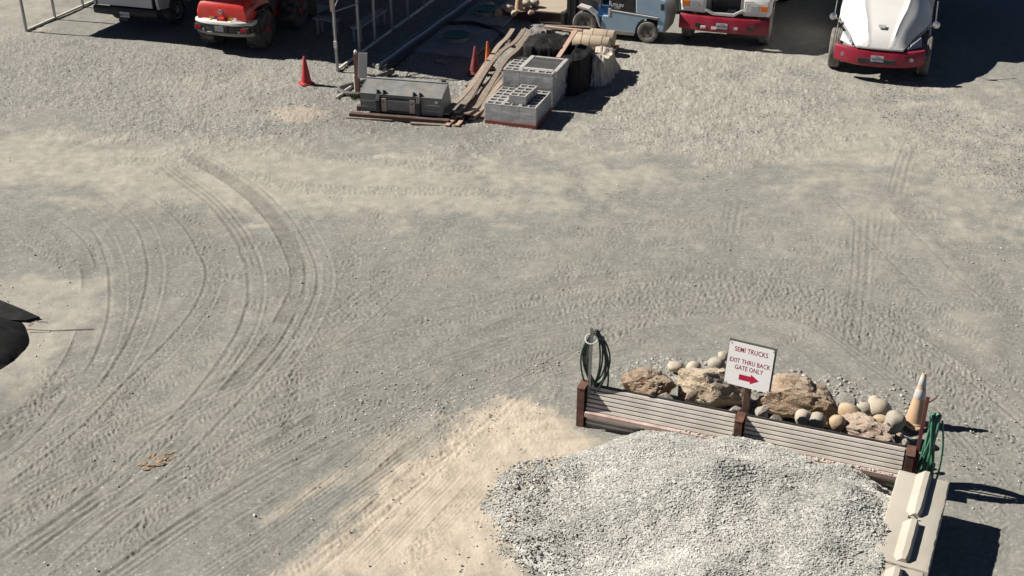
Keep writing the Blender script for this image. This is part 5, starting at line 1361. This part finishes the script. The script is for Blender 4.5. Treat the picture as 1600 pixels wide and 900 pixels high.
def red_loader():
    t = thing('wheel_loader', 'red compact wheel loader with grey bumper backed under the carport edge', 'loader', (-7.36, 32.0), R(-18))
    Rd = M['red_paint']
    for s in (-1, 1):
        wheel(t, (s*.70, 0, .52), .50, .40, M['red_rim'], M['rubber'], lugs=16, dish=.45, grooves=False)
        wheel(t, (s*.70, 1.95, .52), .50, .40, M['red_rim'], M['rubber'], lugs=16, dish=.45, grooves=False)
    def bump_ring(levels):
        def f(b):
            b.loft([[(x*(1-ins*.35), -.86+.22*abs(x/.85)**3+ins, z) for x in np.linspace(-.85, .85, 21)]+[(x*(1-ins*.35), -.30, z) for x in np.linspace(.85, -.85, 21)] for z, ins in levels])
        return f
    part(t, 'rear_bumper', M['bumper_grey'], bump_ring(((.46, .14), (.49, .06), (.53, .02), (.585, .012))), .008, 35)
    part(t, 'bumper_band', M['black_steel'], bump_ring(((.587, .035), (.60, .03), (.76, .03), (.775, .035))), .004, 35)
    part(t, 'bumper_top', M['cream_paint'], bump_ring(((.777, .01), (.80, .0), (.86, .02), (.88, .06))), .008, 35)
    boxp(t, 'bumper_notch', M['black_steel'], -.28, .22, -.872, -.80, .60, .79); boxp(t, 'notch_plate', M['plate_grey'], -.14, .12, -.884, -.873, .62, .76)
    for s in (-1, 1):
        part(t, 'bumper_cap', M['white_plastic'], lambda b: b.prism([(s*.30, -.80), (s*.76, -.64), (s*.76, -.50), (s*.30, -.62)], 'z', .876, .90), .008)
        h = boxp(t, 'light_recess', M['black_steel'], min(s*.44, s*.80), max(s*.44, s*.80), -.80, -.60, .585, .755)
        lens = boxp(t, 'tail_light', M['red_lens'], min(s*.58, s*.76), max(s*.58, s*.76), -.80, -.70, .625, .725, .015)
        lens.location.y = -.028
        boxp(t, 'reverse_lamp', M['lamp_glass'], min(s*.49, s*.55), max(s*.49, s*.55), -.825, -.78, .60, .66)
    def hood(b):
        rings = []
        for y, z0, z1, w0, w1 in ((-.70, .88, 1.20, .72, .68), (-.66, .86, 1.30, .74, .66), (-.42, .85, 1.50, .76, .60), (.0, .85, 1.66, .76, .56), (.55, .85, 1.74, .74, .54)):
            rings.append([(-w0, y, z0), (w0, y, z0), (w0, y, (z0+z1)/2), (w1, y, z1-.03), (w1*.8, y, z1), (-w1*.8, y, z1), (-w1, y, z1-.03), (-w0, y, (z0+z1)/2)])
        b.loft(rings)
    hd = part(t, 'engine_hood', Rd, hood, .02, 38)
    part(hd, 'emblem', M['silver'], lambda b: b.lathe([(.062, -.722), (.062, -.706), (.05, -.701)], 'y', (-.02, 0, 1.10), 24), smooth=30)
    part(hd, 'emblem_mark', M['black_plastic'], lambda b: [b.lathe([(.018, -.7265), (.018, -.7225)], 'y', (-.02+dx, 0, 1.10+dz), 10) for dx, dz in ((-.022, .012), (.024, -.006))])
    for x0, x1, m_ in ((-.36, -.24, 'yellow_decal'), (-.22, -.10, 'ink_blue'), (.16, .33, 'yellow_decal'), (.345, .43, 'ink_white')):
        boxp(hd, 'warning_sticker', M[m_], x0, x1, -.706, -.7035, .905, .965, 0)
    part(hd, 'side_grille', M['bin_grey'], lambda b: b.box(.738, .752, -.45, -.12, .98, 1.26), .01)
    def cat(b):
        pts = [(-.33, -.60), (-.22, -.52), (-.10, -.545), (.0, -.47), (.12, -.50), (.02, -.40), (-.08, -.42), (-.12, -.36), (-.20, -.43), (-.28, -.45), (-.26, -.53)]
        b.prism(pts, 'z', 0, .004)
    c = part(hd, 'hood_decal', M['black_plastic'], cat); c.location = (.0, 0, 1.655); c.rotation_euler = (0, 0, 0)
    c.location = (0, .16, 1.545); c.rotation_euler = (R(25), 0, 0)
    part(t, 'latch', Rd, lambda b: b.prism([(-.12, .885), (-.06, .96), (.10, .96), (.16, .885)], 'y', -.80, -.702), .01)
    boxp(t, 'rear_frame', M['black_steel'], -.42, .42, -.4, 1.0, .40, .86); boxp(t, 'front_frame', Rd, -.40, .40, 1.1, 2.6, .45, 1.0)
    for s in (-1, 1):
        part(t, 'fender', M['black_plastic'], lambda b: b.prism([(.50, .80), (.55, 1.06), (.35, 1.12), (-.05, 1.14), (-.30, 1.10), (-.30, 1.06), (-.05, 1.10), (.33, 1.08), (.46, .80)], 'x', min(s*.50, s*.90), max(s*.50, s*.90)))
        part(t, 'cab_post', M['black_steel'], lambda b: b.tube([(s*.55, .50, 1.0), (s*.55, .55, 2.35)], .035, 8)); part(t, 'cab_post', M['black_steel'], lambda b: b.tube([(s*.55, 1.4, 1.0), (s*.55, 1.25, 2.35)], .035, 8))
        part(t, 'lift_arm', Rd, lambda b: b.prism([(1.5, 1.35), (1.5, 1.55), (2.6, 1.0), (3.1, .5), (3.0, .4), (2.5, .85)], 'x', min(s*.33, s*.41), max(s*.33, s*.41)), .01)
    boxp(t, 'canopy', Rd, -.65, .65, .42, 1.4, 2.36, 2.44, .02); boxp(t, 'floor_pan', M['black_steel'], -.6, .6, .5, 1.45, .9, 1.0); boxp(t, 'operator_seat', M['black_plastic'], -.25, .25, .6, 1.0, 1.01, 1.5, .05)
    part(t, 'front_bucket', M['grey_steel'], lambda b: b.prism([(3.05, .1), (3.05, .65), (3.2, .75), (3.25, .7), (3.12, .6), (3.12, .18), (3.9, .14), (3.9, .1)], 'x', -.85, .85))
M['red_rim'] = mat('red_rim', (.36, .02, .02), .55, var=.2, scale=5, dirt=DUST, dirt_amt=.3)
M['bumper_grey'] = mat('bumper_grey', (.24, .23, .215), .6, var=.15, scale=4, dirt=(.34,.30,.25), dirt_amt=.5)
M['plate_grey'] = mat('plate_grey', (.24, .24, .25), .6, var=.1)
red_loader()

def truck_one():
    t = thing('truck', 'white truck with a red bumper and an open missing grille', 'truck', (5.85, 32.5), SITE)
    W_, Rd = M['white_paint'], M['dark_red_paint']
    for s in (-1, 1):
        wheel(t, (s*1.04, 0, .5), .50, .27, M['white_rim'], M['dusty_rubber'], dish=.15, studs=10)
        for y in (4.6, 5.9):
            wheel(t, (s*.92, y, .5), .50, .52, M['white_rim'], M['rubber'], dish=.3, studs=10)
    def bumper(b):
        rings = []
        for z, ins in ((.44, .03), (.47, .0), (.80, .0), (.845, .03)):
            fr = [(x*1.0, -.92+.16*abs(x/1.2)**2.6+ins, z) for x in np.linspace(-1.2, 1.2, 25)]
            bk = [(x*.985, -.92+.16*abs(x/1.2)**2.6+.14, z) for x in np.linspace(1.2, -1.2, 25)]
            rings.append(fr+bk)
        b.loft(rings)
    bp = part(t, 'front_bumper', Rd, bumper, .012, 40)
    for x in (-.62, .70): boxp(bp, 'fog_light_opening', M['black_steel'], x-.12, x+.12, -.908+.16*abs(x/1.2)**2.6-.018, -.84, .55, .66, .01)
    boxp(bp, 'tow_hook', M['cream_paint'], -.58, -.44, -.93, -.90, .53, .60, .01); boxp(bp, 'bumper_sticker', M['ink_white'], -.30, -.16, -.929, -.922, .53, .60, 0); boxp(bp, 'bumper_sticker', M['cream_paint'], .30, .40, -.921, -.912, .56, .63, 0)
    plate(t, -.02, -.926, .63, '9E61787', .30, .15)
    # hood shell with the grille opening, built as side cheeks, top and lower rim
    def cheek(s):
        def f(b):
            b.loft([[(s*.50, y, z0), (s*x1, y, z0+.02), (s*(x1+.02), y, 1.15), (s*(x1-.04), y, zt-.12), (s*.72, y, zt), (s*.50, y, zt)] for y, z0, x1, zt in
                    ((-.80, .92, 1.10, 1.32), (-.72, .90, 1.17, 1.40), (-.50, .90, 1.19, 1.48), (-.42, 1.05, 1.19, 1.52))])
        return f
    for s in (-1, 1):
        part(t, 'fender', W_, cheek(s), .02, 40)
        part(t, 'wheel_arch', W_, lambda b: b.prism([(-.55, 1.0), (-.55, 1.50), (1.9, 1.62), (1.9, .95), (.85, .95), (.60, 1.02), (.50, 1.10), (.0, 1.16), (-.42, 1.10)], 'x', min(s*.80, s*1.185), max(s*.80, s*1.185)), .02)
        hx0, hx1 = (.60, .86) if s > 0 else (-.98, -.70)
        boxp(t, 'headlight_bezel', M['silver'], min(s*.56, s*1.13), max(s*.56, s*1.13), -.815, -.79, 1.02, 1.26, .01)
        part(t, 'headlight', M['lamp_glass'], lambda b: b.prism([(s*.68, 1.06), (s*.90, 1.06), (s*.90, 1.23), (s*.68, 1.20)], 'y', -.835, -.816), .01)
        part(t, 'turn_signal', M['amber'], lambda b: b.prism([(s*.93, 1.06), (s*1.12, 1.08), (s*1.14, 1.22), (s*.93, 1.22)], 'y', -.835, -.80), .01)
    part(t, 'hood', W_, lambda b: b.loft([[(-.79, y, z-.12), (.79, y, z-.12), (.72, y, z), (.3, y, z+.05), (-.3, y, z+.05), (-.72, y, z)] for y, z in ((-.62, 1.62), (-.50, 1.70), (.5, 1.86), (1.9, 2.02))]), .02, 40)
    def grille_rim(b):
        pts = [(-.52, .0), (-.30, -.10), (.26, -.10), (.50, .06), (.46, .10), (.24, -.03), (-.27, -.03), (-.48, .06)]
        b.prism([(x, .98+z) for x, z in pts], 'y', -.84, -.74)
    part(t, 'grille_rim', M['silver'], grille_rim, .01)
    for s in (-1, 1): boxp(t, 'grille_post', M['grey_steel'], min(s*.40, s*.52), max(s*.40, s*.52), -.66, -.40, .92, 1.62, .01)
    boxp(t, 'radiator', M['black_steel'], -.40, .40, -.38, -.30, .95, 1.62); boxp(t, 'radiator_support', M['black_steel'], -.79, .79, -.28, 1.88, .60, 1.49)
    boxp(t, 'lower_bracket', M['plate_grey'], .05, .26, -.60, -.40, .93, .98)
    def cab(b):
        b.loft([[(-1.1, y, .9), (1.1, y, .9), (1.12, y, 1.9), (w, y, z), (-w, y, z), (-1.12, y, 1.9)] for y, z, w in ((1.92, 2.05, 1.08), (2.4, 2.80, 1.0), (2.7, 2.9, .98), (3.5, 2.9, .98))])
    part(t, 'cab', W_, cab, .03, 40)
    part(t, 'windscreen', M['glass_dark'], lambda b: b.add([(-.95, 1.94, 2.08), (.95, 1.94, 2.08), (.88, 2.36, 2.72), (-.88, 2.36, 2.72), (-.95, 1.92, 2.10), (.95, 1.92, 2.10), (.88, 2.34, 2.74), (-.88, 2.34, 2.74)], [(0,1,2,3), (4,5,6,7), (0,1,5,4), (1,2,6,5), (2,3,7,6), (3,0,4,7)]))
    boxp(t, 'chassis', M['black_steel'], -.45, .45, -.1, 8.0, .65, .90)
    part(t, 'tipper_body', M['bin_grey'], lambda b: b.loft([[(-1.2, y, .95), (1.2, y, .95), (1.22, y, 2.7), (-1.22, y, 2.7)] for y in (3.52, 8.2)]), .02)
    for s in (-1, 1): part(t, 'mirror', M['chrome'], lambda b: (b.box(s*1.36-.09, s*1.36+.09, 1.7, 1.76, 1.75, 2.2), b.tube([(s*1.1, 2.0, 2.2), (s*1.36, 1.73, 2.22)], .014, 6)), .01)
    part(t, 'fender_step', M['grey_steel'], lambda b: b.box(1.10, 1.13, .62, .90, .55, 1.0))
M['white_rim'] = mat('white_rim', (.48, .46, .42), .5, .1, var=.15, scale=5, dirt=DUST, dirt_amt=.3)
truck_one()

def truck_two():
    t = thing('truck', 'white truck with a long sloping hood and red bumper, rightmost vehicle', 'truck', (9.27, 29.85), SITE)
    W_, Rd = M['white_paint'], M['dark_red_paint']
    for s in (-1, 1):
        wheel(t, (s*1.08, 0, .5), .50, .29, M['white_rim'], M['dusty_rubber'], dish=.15, studs=10)
        for y in (5.2, 6.5): wheel(t, (s*.92, y, .5), .50, .52, M['white_rim'], M['rubber'], dish=.3, studs=10)
    def bumper(b):
        rings = []
        for z, ins in ((.40, .05), (.44, .0), (.74, .0), (.80, .04)):
            fr = [(x, -1.05+.30*abs(x/1.17)**3+ins, z+.06*abs(x/1.17)**2) for x in np.linspace(-1.07, 1.07, 27)]
            bk = [(x*.98, -1.05+.30*abs(x/1.17)**3+.14, z+.06*abs(x/1.17)**2) for x in np.linspace(1.07, -1.07, 27)]
            rings.append(fr+bk)
        b.loft(rings)
    bp = part(t, 'front_bumper', Rd, bumper, .012, 40)
    boxp(bp, 'bumper_slot', M['black_steel'], -.48, .42, -1.065, -1.0, .50, .62, .01)
    for x in (-.86, .78):
        part(bp, 'fog_light', M['lamp_glass'], lambda b: b.lathe([(.05, -1.01+.30*abs(x/1.17)**3-.055), (.045, -1.01+.30*abs(x/1.17)**3-.03), (.075, -.96+.30*abs(x/1.17)**3)], 'y', (x, 0, .64), 16), smooth=40)
    plate(t, -.02, -1.075, .63, '4Z33478', .30, .15)
    # hood: a lofted shell, narrow over the bumper and flaring into the fenders
    ys = [-1.00, -.94, -.80, -.55, -.25, .10, .50, 1.0, 1.6]
    hw = [.54, .58, .65, .74, .87, 1.02, 1.10, 1.13, 1.14]
    zc = [.90, 1.02, 1.17, 1.33, 1.46, 1.58, 1.70, 1.84, 1.98]
    ze = [.86, .88, .94, 1.02, 1.10, 1.16, 1.18, 1.20, 1.22]
    def hood(b):
        rings = []
        for y, w, c, e in zip(ys, hw, zc, ze):
            top = []
            for k in range(25):
                u = -1+2*k/24; a = abs(u)
                z = c-(c-e)*(.10*a**2+.90*max(0, (a-.48)/.52)**1.7)
                z += .03*math.exp(-((a-.50)/.035)**2)-.006*math.exp(-((a-.58)/.02)**2)
                top.append((u*w, y, z))
            rings.append(top+[(q[0]*.985, q[1]+.015, q[2]-.03) for q in top[::-1]])
        b.loft(rings)
    part(t, 'hood', W_, hood, smooth=45)
    def lip(b):
        b.loft([[(x, -1.005+.10*abs(x)**2-d, z) for x in np.linspace(-.56, .56, 15)]+[(x, -.96+.10*abs(x)**2, z) for x in np.linspace(.56, -.56, 15)] for z, d in ((.83, .0), (.85, .03), (.88, .03), (.90, .0))])
    part(t, 'grille_lip', M['silver'], lip, .006, 40)
    part(t, 'grille', M['black_steel'], lambda b: b.box(-.60, .60, -.90, -.84, .60, .90))
    part(t, 'hood_badge', M['silver'], lambda b: b.prism([(-.10, .0), (-.075, -.10), (.075, -.10), (.10, .0)], 'z', 0, .02), .004).matrix_local = tr(-.02, -.60, 1.335) @ rotm('X', 28)
    for s in (-1, 1):
        part(t, 'hood_side', W_, lambda b: b.prism([(.56, .62), (.56, 1.12), (1.6, 1.20), (1.6, .62)], 'x', min(s*1.08, s*1.12), max(s*1.08, s*1.12)), .01)
        part(t, 'fender_edge', M['plate_grey'], lambda b: b.tube([(s*.66, -.86, .87), (s*.75, -.55, .99), (s*.88, -.25, 1.07), (s*1.03, .12, 1.12), (s*1.11, .5, 1.05), (s*1.11, .58, .80)], .022, 8), smooth=60)
        part(t, 'headlight', M['lamp_glass'], lambda b: b.add([(s*.66, -.86, .84), (s*.98, -.52, .86), (s*.94, -.36, 1.04), (s*.74, -.76, .95), (s*.60, -.80, .84), (s*.90, -.46, .86), (s*.86, -.30, 1.03), (s*.68, -.72, .94)], [(0,1,2,3), (7,6,5,4), (0,4,5,1), (1,5,6,2), (2,6,7,3), (3,7,4,0)]))
        part(t, 'hood_mirror', M['chrome'], lambda b: (b.tube([(s*1.06, .10, 1.18), (s*1.22, -.02, 1.28), (s*1.20, .3, 1.8)], .013, 6), b.lathe([(.02, -.05), (.085, -.03), (.09, .0), (.04, .05)], 'y', (s*1.24, -.03, 1.30), 14)), smooth=50)
        part(t, 'fuel_tank', M['galvanised'], lambda b: b.lathe([(.05, 1.45), (.28, 1.45), (.31, 1.48), (.31, 2.9), (.28, 2.93), (.05, 2.93)], 'y', (s*.88, 0, .62), 24), smooth=40)
        boxp(t, 'cab_step', M['grey_steel'], min(s*1.0, s*1.22), max(s*1.0, s*1.22), .75, 1.35, .40, .46)
        part(t, 'mirror', M['chrome'], lambda b: (b.box(s*1.40-.09, s*1.40+.09, 1.55, 1.61, 1.9, 2.5), b.tube([(s*1.1, 1.9, 2.3), (s*1.40, 1.58, 2.3)], .014, 6)), .01)
    boxp(t, 'engine_block', M['black_steel'], -.50, .50, -.80, 1.6, .50, 1.05)
    def cab(b):
        b.loft([[(-1.13, y, .7), (1.13, y, .7), (1.15, y, 1.9), (w, y, z), (-w, y, z), (-1.15, y, 1.9)] for y, z, w in ((1.62, 1.98, 1.10), (2.2, 2.75, 1.0), (2.6, 2.9, .98), (3.5, 2.95, .98))])
    part(t, 'cab', W_, cab, .03, 40)
    part(t, 'windscreen', M['glass_dark'], lambda b: b.add([(-1.0, 1.60, 2.0), (1.0, 1.60, 2.0), (.90, 2.12, 2.68), (-.90, 2.12, 2.68), (-1.0, 1.58, 2.02), (1.0, 1.58, 2.02), (.90, 2.10, 2.70), (-.90, 2.10, 2.70)], [(0,1,2,3), (4,5,6,7), (0,1,5,4), (1,2,6,5), (2,3,7,6), (3,0,4,7)]))
    for s in (-1, 1): part(t, 'wiper', M['black_plastic'], lambda b: b.tube([(s*.2, 1.585, 2.03), (s*.7, 1.60, 2.06), (s*.95, 1.75, 2.25)], .012, 6))
    boxp(t, 'chassis', M['black_steel'], -.45, .45, -.7, 9.0, .62, .90)
    part(t, 'tipper_body', M['bin_grey'], lambda b: b.loft([[(-1.2, y, .95), (1.2, y, .95), (1.24, y, 2.9), (-1.24, y, 2.9)] for y in (3.52, 9.2)]), .02)
truck_two()

def forklift():
    t = thing('forklift', 'light blue forklift with black seat deck parked side on by the rolls', 'forklift', (1.98, 32.82), R(-20))
    Bl = M['blue_paint']
    for x, r, w in ((0, .345, .26), (1.78, .285, .22)):
        for y in (.0+w/2, 1.12-w/2):
            k = thing_wheel(t, x, y, r, w)
    part(t, 'side_skirt', Bl, lambda b: b.prism([(.44, .20), (.50, .62), (.66, .62), (.70, .80), (2.02, .70), (2.06, .64), (1.95, .64), (1.80, .66), (1.62, .62), (1.50, .52), (1.44, .36), (1.42, .20)], 'y', .03, 1.09), .012)
    part(t, 'skirt_trim', M['cream_paint'], lambda b: b.prism([(.66, .625), (.66, .84), (.72, .84), (.74, .80), (2.04, .715), (2.04, .69), (.72, .775), (.71, .625)], 'y', .022, .06), .004)
    part(t, 'lower_rail', M['bumper_grey'], lambda b: b.prism([(.46, .15), (.44, .25), (1.42, .25), (1.40, .15)], 'y', .025, 1.095), .006)
    boxp(t, 'step', M['dark_blue_paint'], .36, .68, .10, 1.02, .55, .60); boxp(t, 'step_riser', M['dark_blue_paint'], .34, .66, .14, .98, .61, .86)
    hd = part(t, 'seat_deck', M['black_plastic'], lambda b: b.prism([(.72, .80), (.70, 1.10), (.80, 1.18), (1.38, 1.16), (1.44, .76)], 'y', .06, 1.06), .03)
    text_mesh('UTILEV', .115, hd, M['ink_white'], (.90, .0585, .93), offset=.002, name='lettering')
    text_mesh('UT25P', .06, hd, M['ink_white'], (.90, .0585, .855), name='model_lettering')
    part(t, 'grab_handle', M['ink_white'], lambda b: b.box(.665, .695, .10, .13, .92, 1.02), .004)
    part(t, 'counterweight', Bl, lambda b: b.prism([(1.42, .765), (1.40, 1.16), (1.48, 1.20), (2.06, 1.22), (2.22, 1.16), (2.26, .75), (2.20, .34), (2.02, .30), (2.04, .72)], 'y', .05, 1.07), .03)
    part(t, 'rear_casting', M['bumper_grey'], lambda b: b.prism([(2.08, .30), (2.10, 1.10), (2.26, 1.06), (2.34, .70), (2.26, .30)], 'y', .12, 1.0), .04)
    boxp(t, 'vent', M['black_plastic'], 2.10, 2.20, .046, .052, .92, 1.08, 0)
    part(t, 'counterweight_trim', M['cream_paint'], lambda b: b.prism([(1.405, 1.165), (1.48, 1.205), (2.06, 1.225), (2.06, 1.245), (1.47, 1.225), (1.40, 1.185)], 'y', .06, 1.06))
    part(t, 'front_fender', M['cream_paint'], lambda b: b.prism([(-.22, .80), (-.18, .84), (.12, .78), (.34, .62), (.46, .32), (.43, .30), (.31, .58), (.10, .73), (-.20, .78)], 'y', .0, .28), .006)
    boxp(t, 'front_body', M['black_steel'], -.25, .45, .3, .82, .25, .95)
    for y in (.30, .76):
        part(t, 'mast_channel', M['black_steel'], lambda b: b.box(-.50, -.36, y, y+.07, .06, 2.1), .006); part(t, 'mast_channel', M['black_steel'], lambda b: b.box(-.60, -.51, y-.015, y+.085, .06, 2.1), .006)
    for z in (.3, 1.0, 1.9): boxp(t, 'mast_crossbar', M['black_steel'], -.46, -.40, .37, .76, z, z+.1)
    boxp(t, 'fork_carriage', M['black_steel'], -.70, -.61, .10, 1.02, .15, .55)
    for y in (.22, .78): part(t, 'fork', M['black_steel'], lambda b: b.prism([(-.705, .55), (-.745, .55), (-.745, .06), (-1.85, .045), (-1.85, .035), (-.705, .02)], 'y', y, y+.12), .004)
    for x, y in ((.42, .12), (.42, .96), (1.42, .12), (1.42, .96)): part(t, 'guard_post', M['black_steel'], lambda b: b.tube([(x, y, .8), (x+(.12 if x < 1 else -.1), y, 2.1)], .032, 8))
    boxp(t, 'overhead_guard', M['black_steel'], .5, 1.36, .08, 1.0, 2.1, 2.16)
    part(t, 'seat', M['black_plastic'], lambda b: (b.box(.86, 1.28, .36, .78, 1.17, 1.28), b.box(1.20, 1.32, .36, .78, 1.28, 1.75)), .04)
    part(t, 'dashboard', M['bin_grey'], lambda b: b.prism([(.30, .86), (.20, 1.30), (.34, 1.30), (.46, .86)], 'y', .25, .9), .01)
    part(t, 'steering_wheel', M['black_plastic'], lambda b: b.tube([(.50+.05*math.cos(a), .56+.16*math.sin(a), 1.38+.10*math.cos(a)) for a in np.linspace(0, 6.28, 18)[:-1]], .014, 6, close=True), smooth=60)
def thing_wheel(t, x, y, r, w):
    o = wheel(t, (0, 0, 0), r, w, M['black_steel'], M['dusty_rubber'], dish=.3, grooves=True, studs=6)
    o.location = (x, y, r); o.rotation_euler = (0, 0, R(90)); return o
forklift()

# ---------------------------------------------------------------- things half seen along the top edge
def steel_bin():
    t = thing('steel_bin', 'dark grey steel bin in the shade between forklift and white truck', 'bin', (4.05, 35.35), SITE)
    boxp(t, 'body', M['bin_grey'], 0, .95, 0, 1.2, .08, 1.1, .01)
    for x in (0.02, .45, .87): boxp(t, 'rib', M['bin_grey'], x, x+.06, -.035, -.002, .09, 1.08)
    boxp(t, 'rim', M['black_steel'], -.03, .98, -.04, 1.23, 1.101, 1.15); boxp(t, 'skid', M['black_steel'], .1, .2, .02, 1.18, 0, .079); boxp(t, 'skid', M['black_steel'], .75, .85, .02, 1.18, 0, .079)
steel_bin()
def trailer():
    t = thing('flat_trailer', 'low dark red steel trailer deck behind the plywood platform', 'trailer', (.95, 35.75), SITE)
    boxp(t, 'deck', M['black_steel'], 0, 1.5, 0, 2.6, .42, .50, .01); boxp(t, 'edge_rail', M['grey_steel'], -.02, 1.52, -.06, -.002, .44, .53, .01); boxp(t, 'side_frame', M['dark_red_paint'], 0.02, .10, .0, 2.6, .30, .419)
    boxp(t, 'side_frame', M['dark_red_paint'], 1.4, 1.48, .0, 2.6, .30, .419); boxp(t, 'jack_leg', M['black_steel'], .68, .78, .05, .15, 0, .419)
    for x in (-.02, 1.52): wheel(t, (x, 1.6, .30), .30, .16, M['silver'], M['rubber'], dish=.2, studs=5)
trailer()

sc.cycles.max_bounces = 5
sc.cycles.diffuse_bounces = 2
sc.cycles.glossy_bounces = 2
sc.cycles.transparent_max_bounces = 6
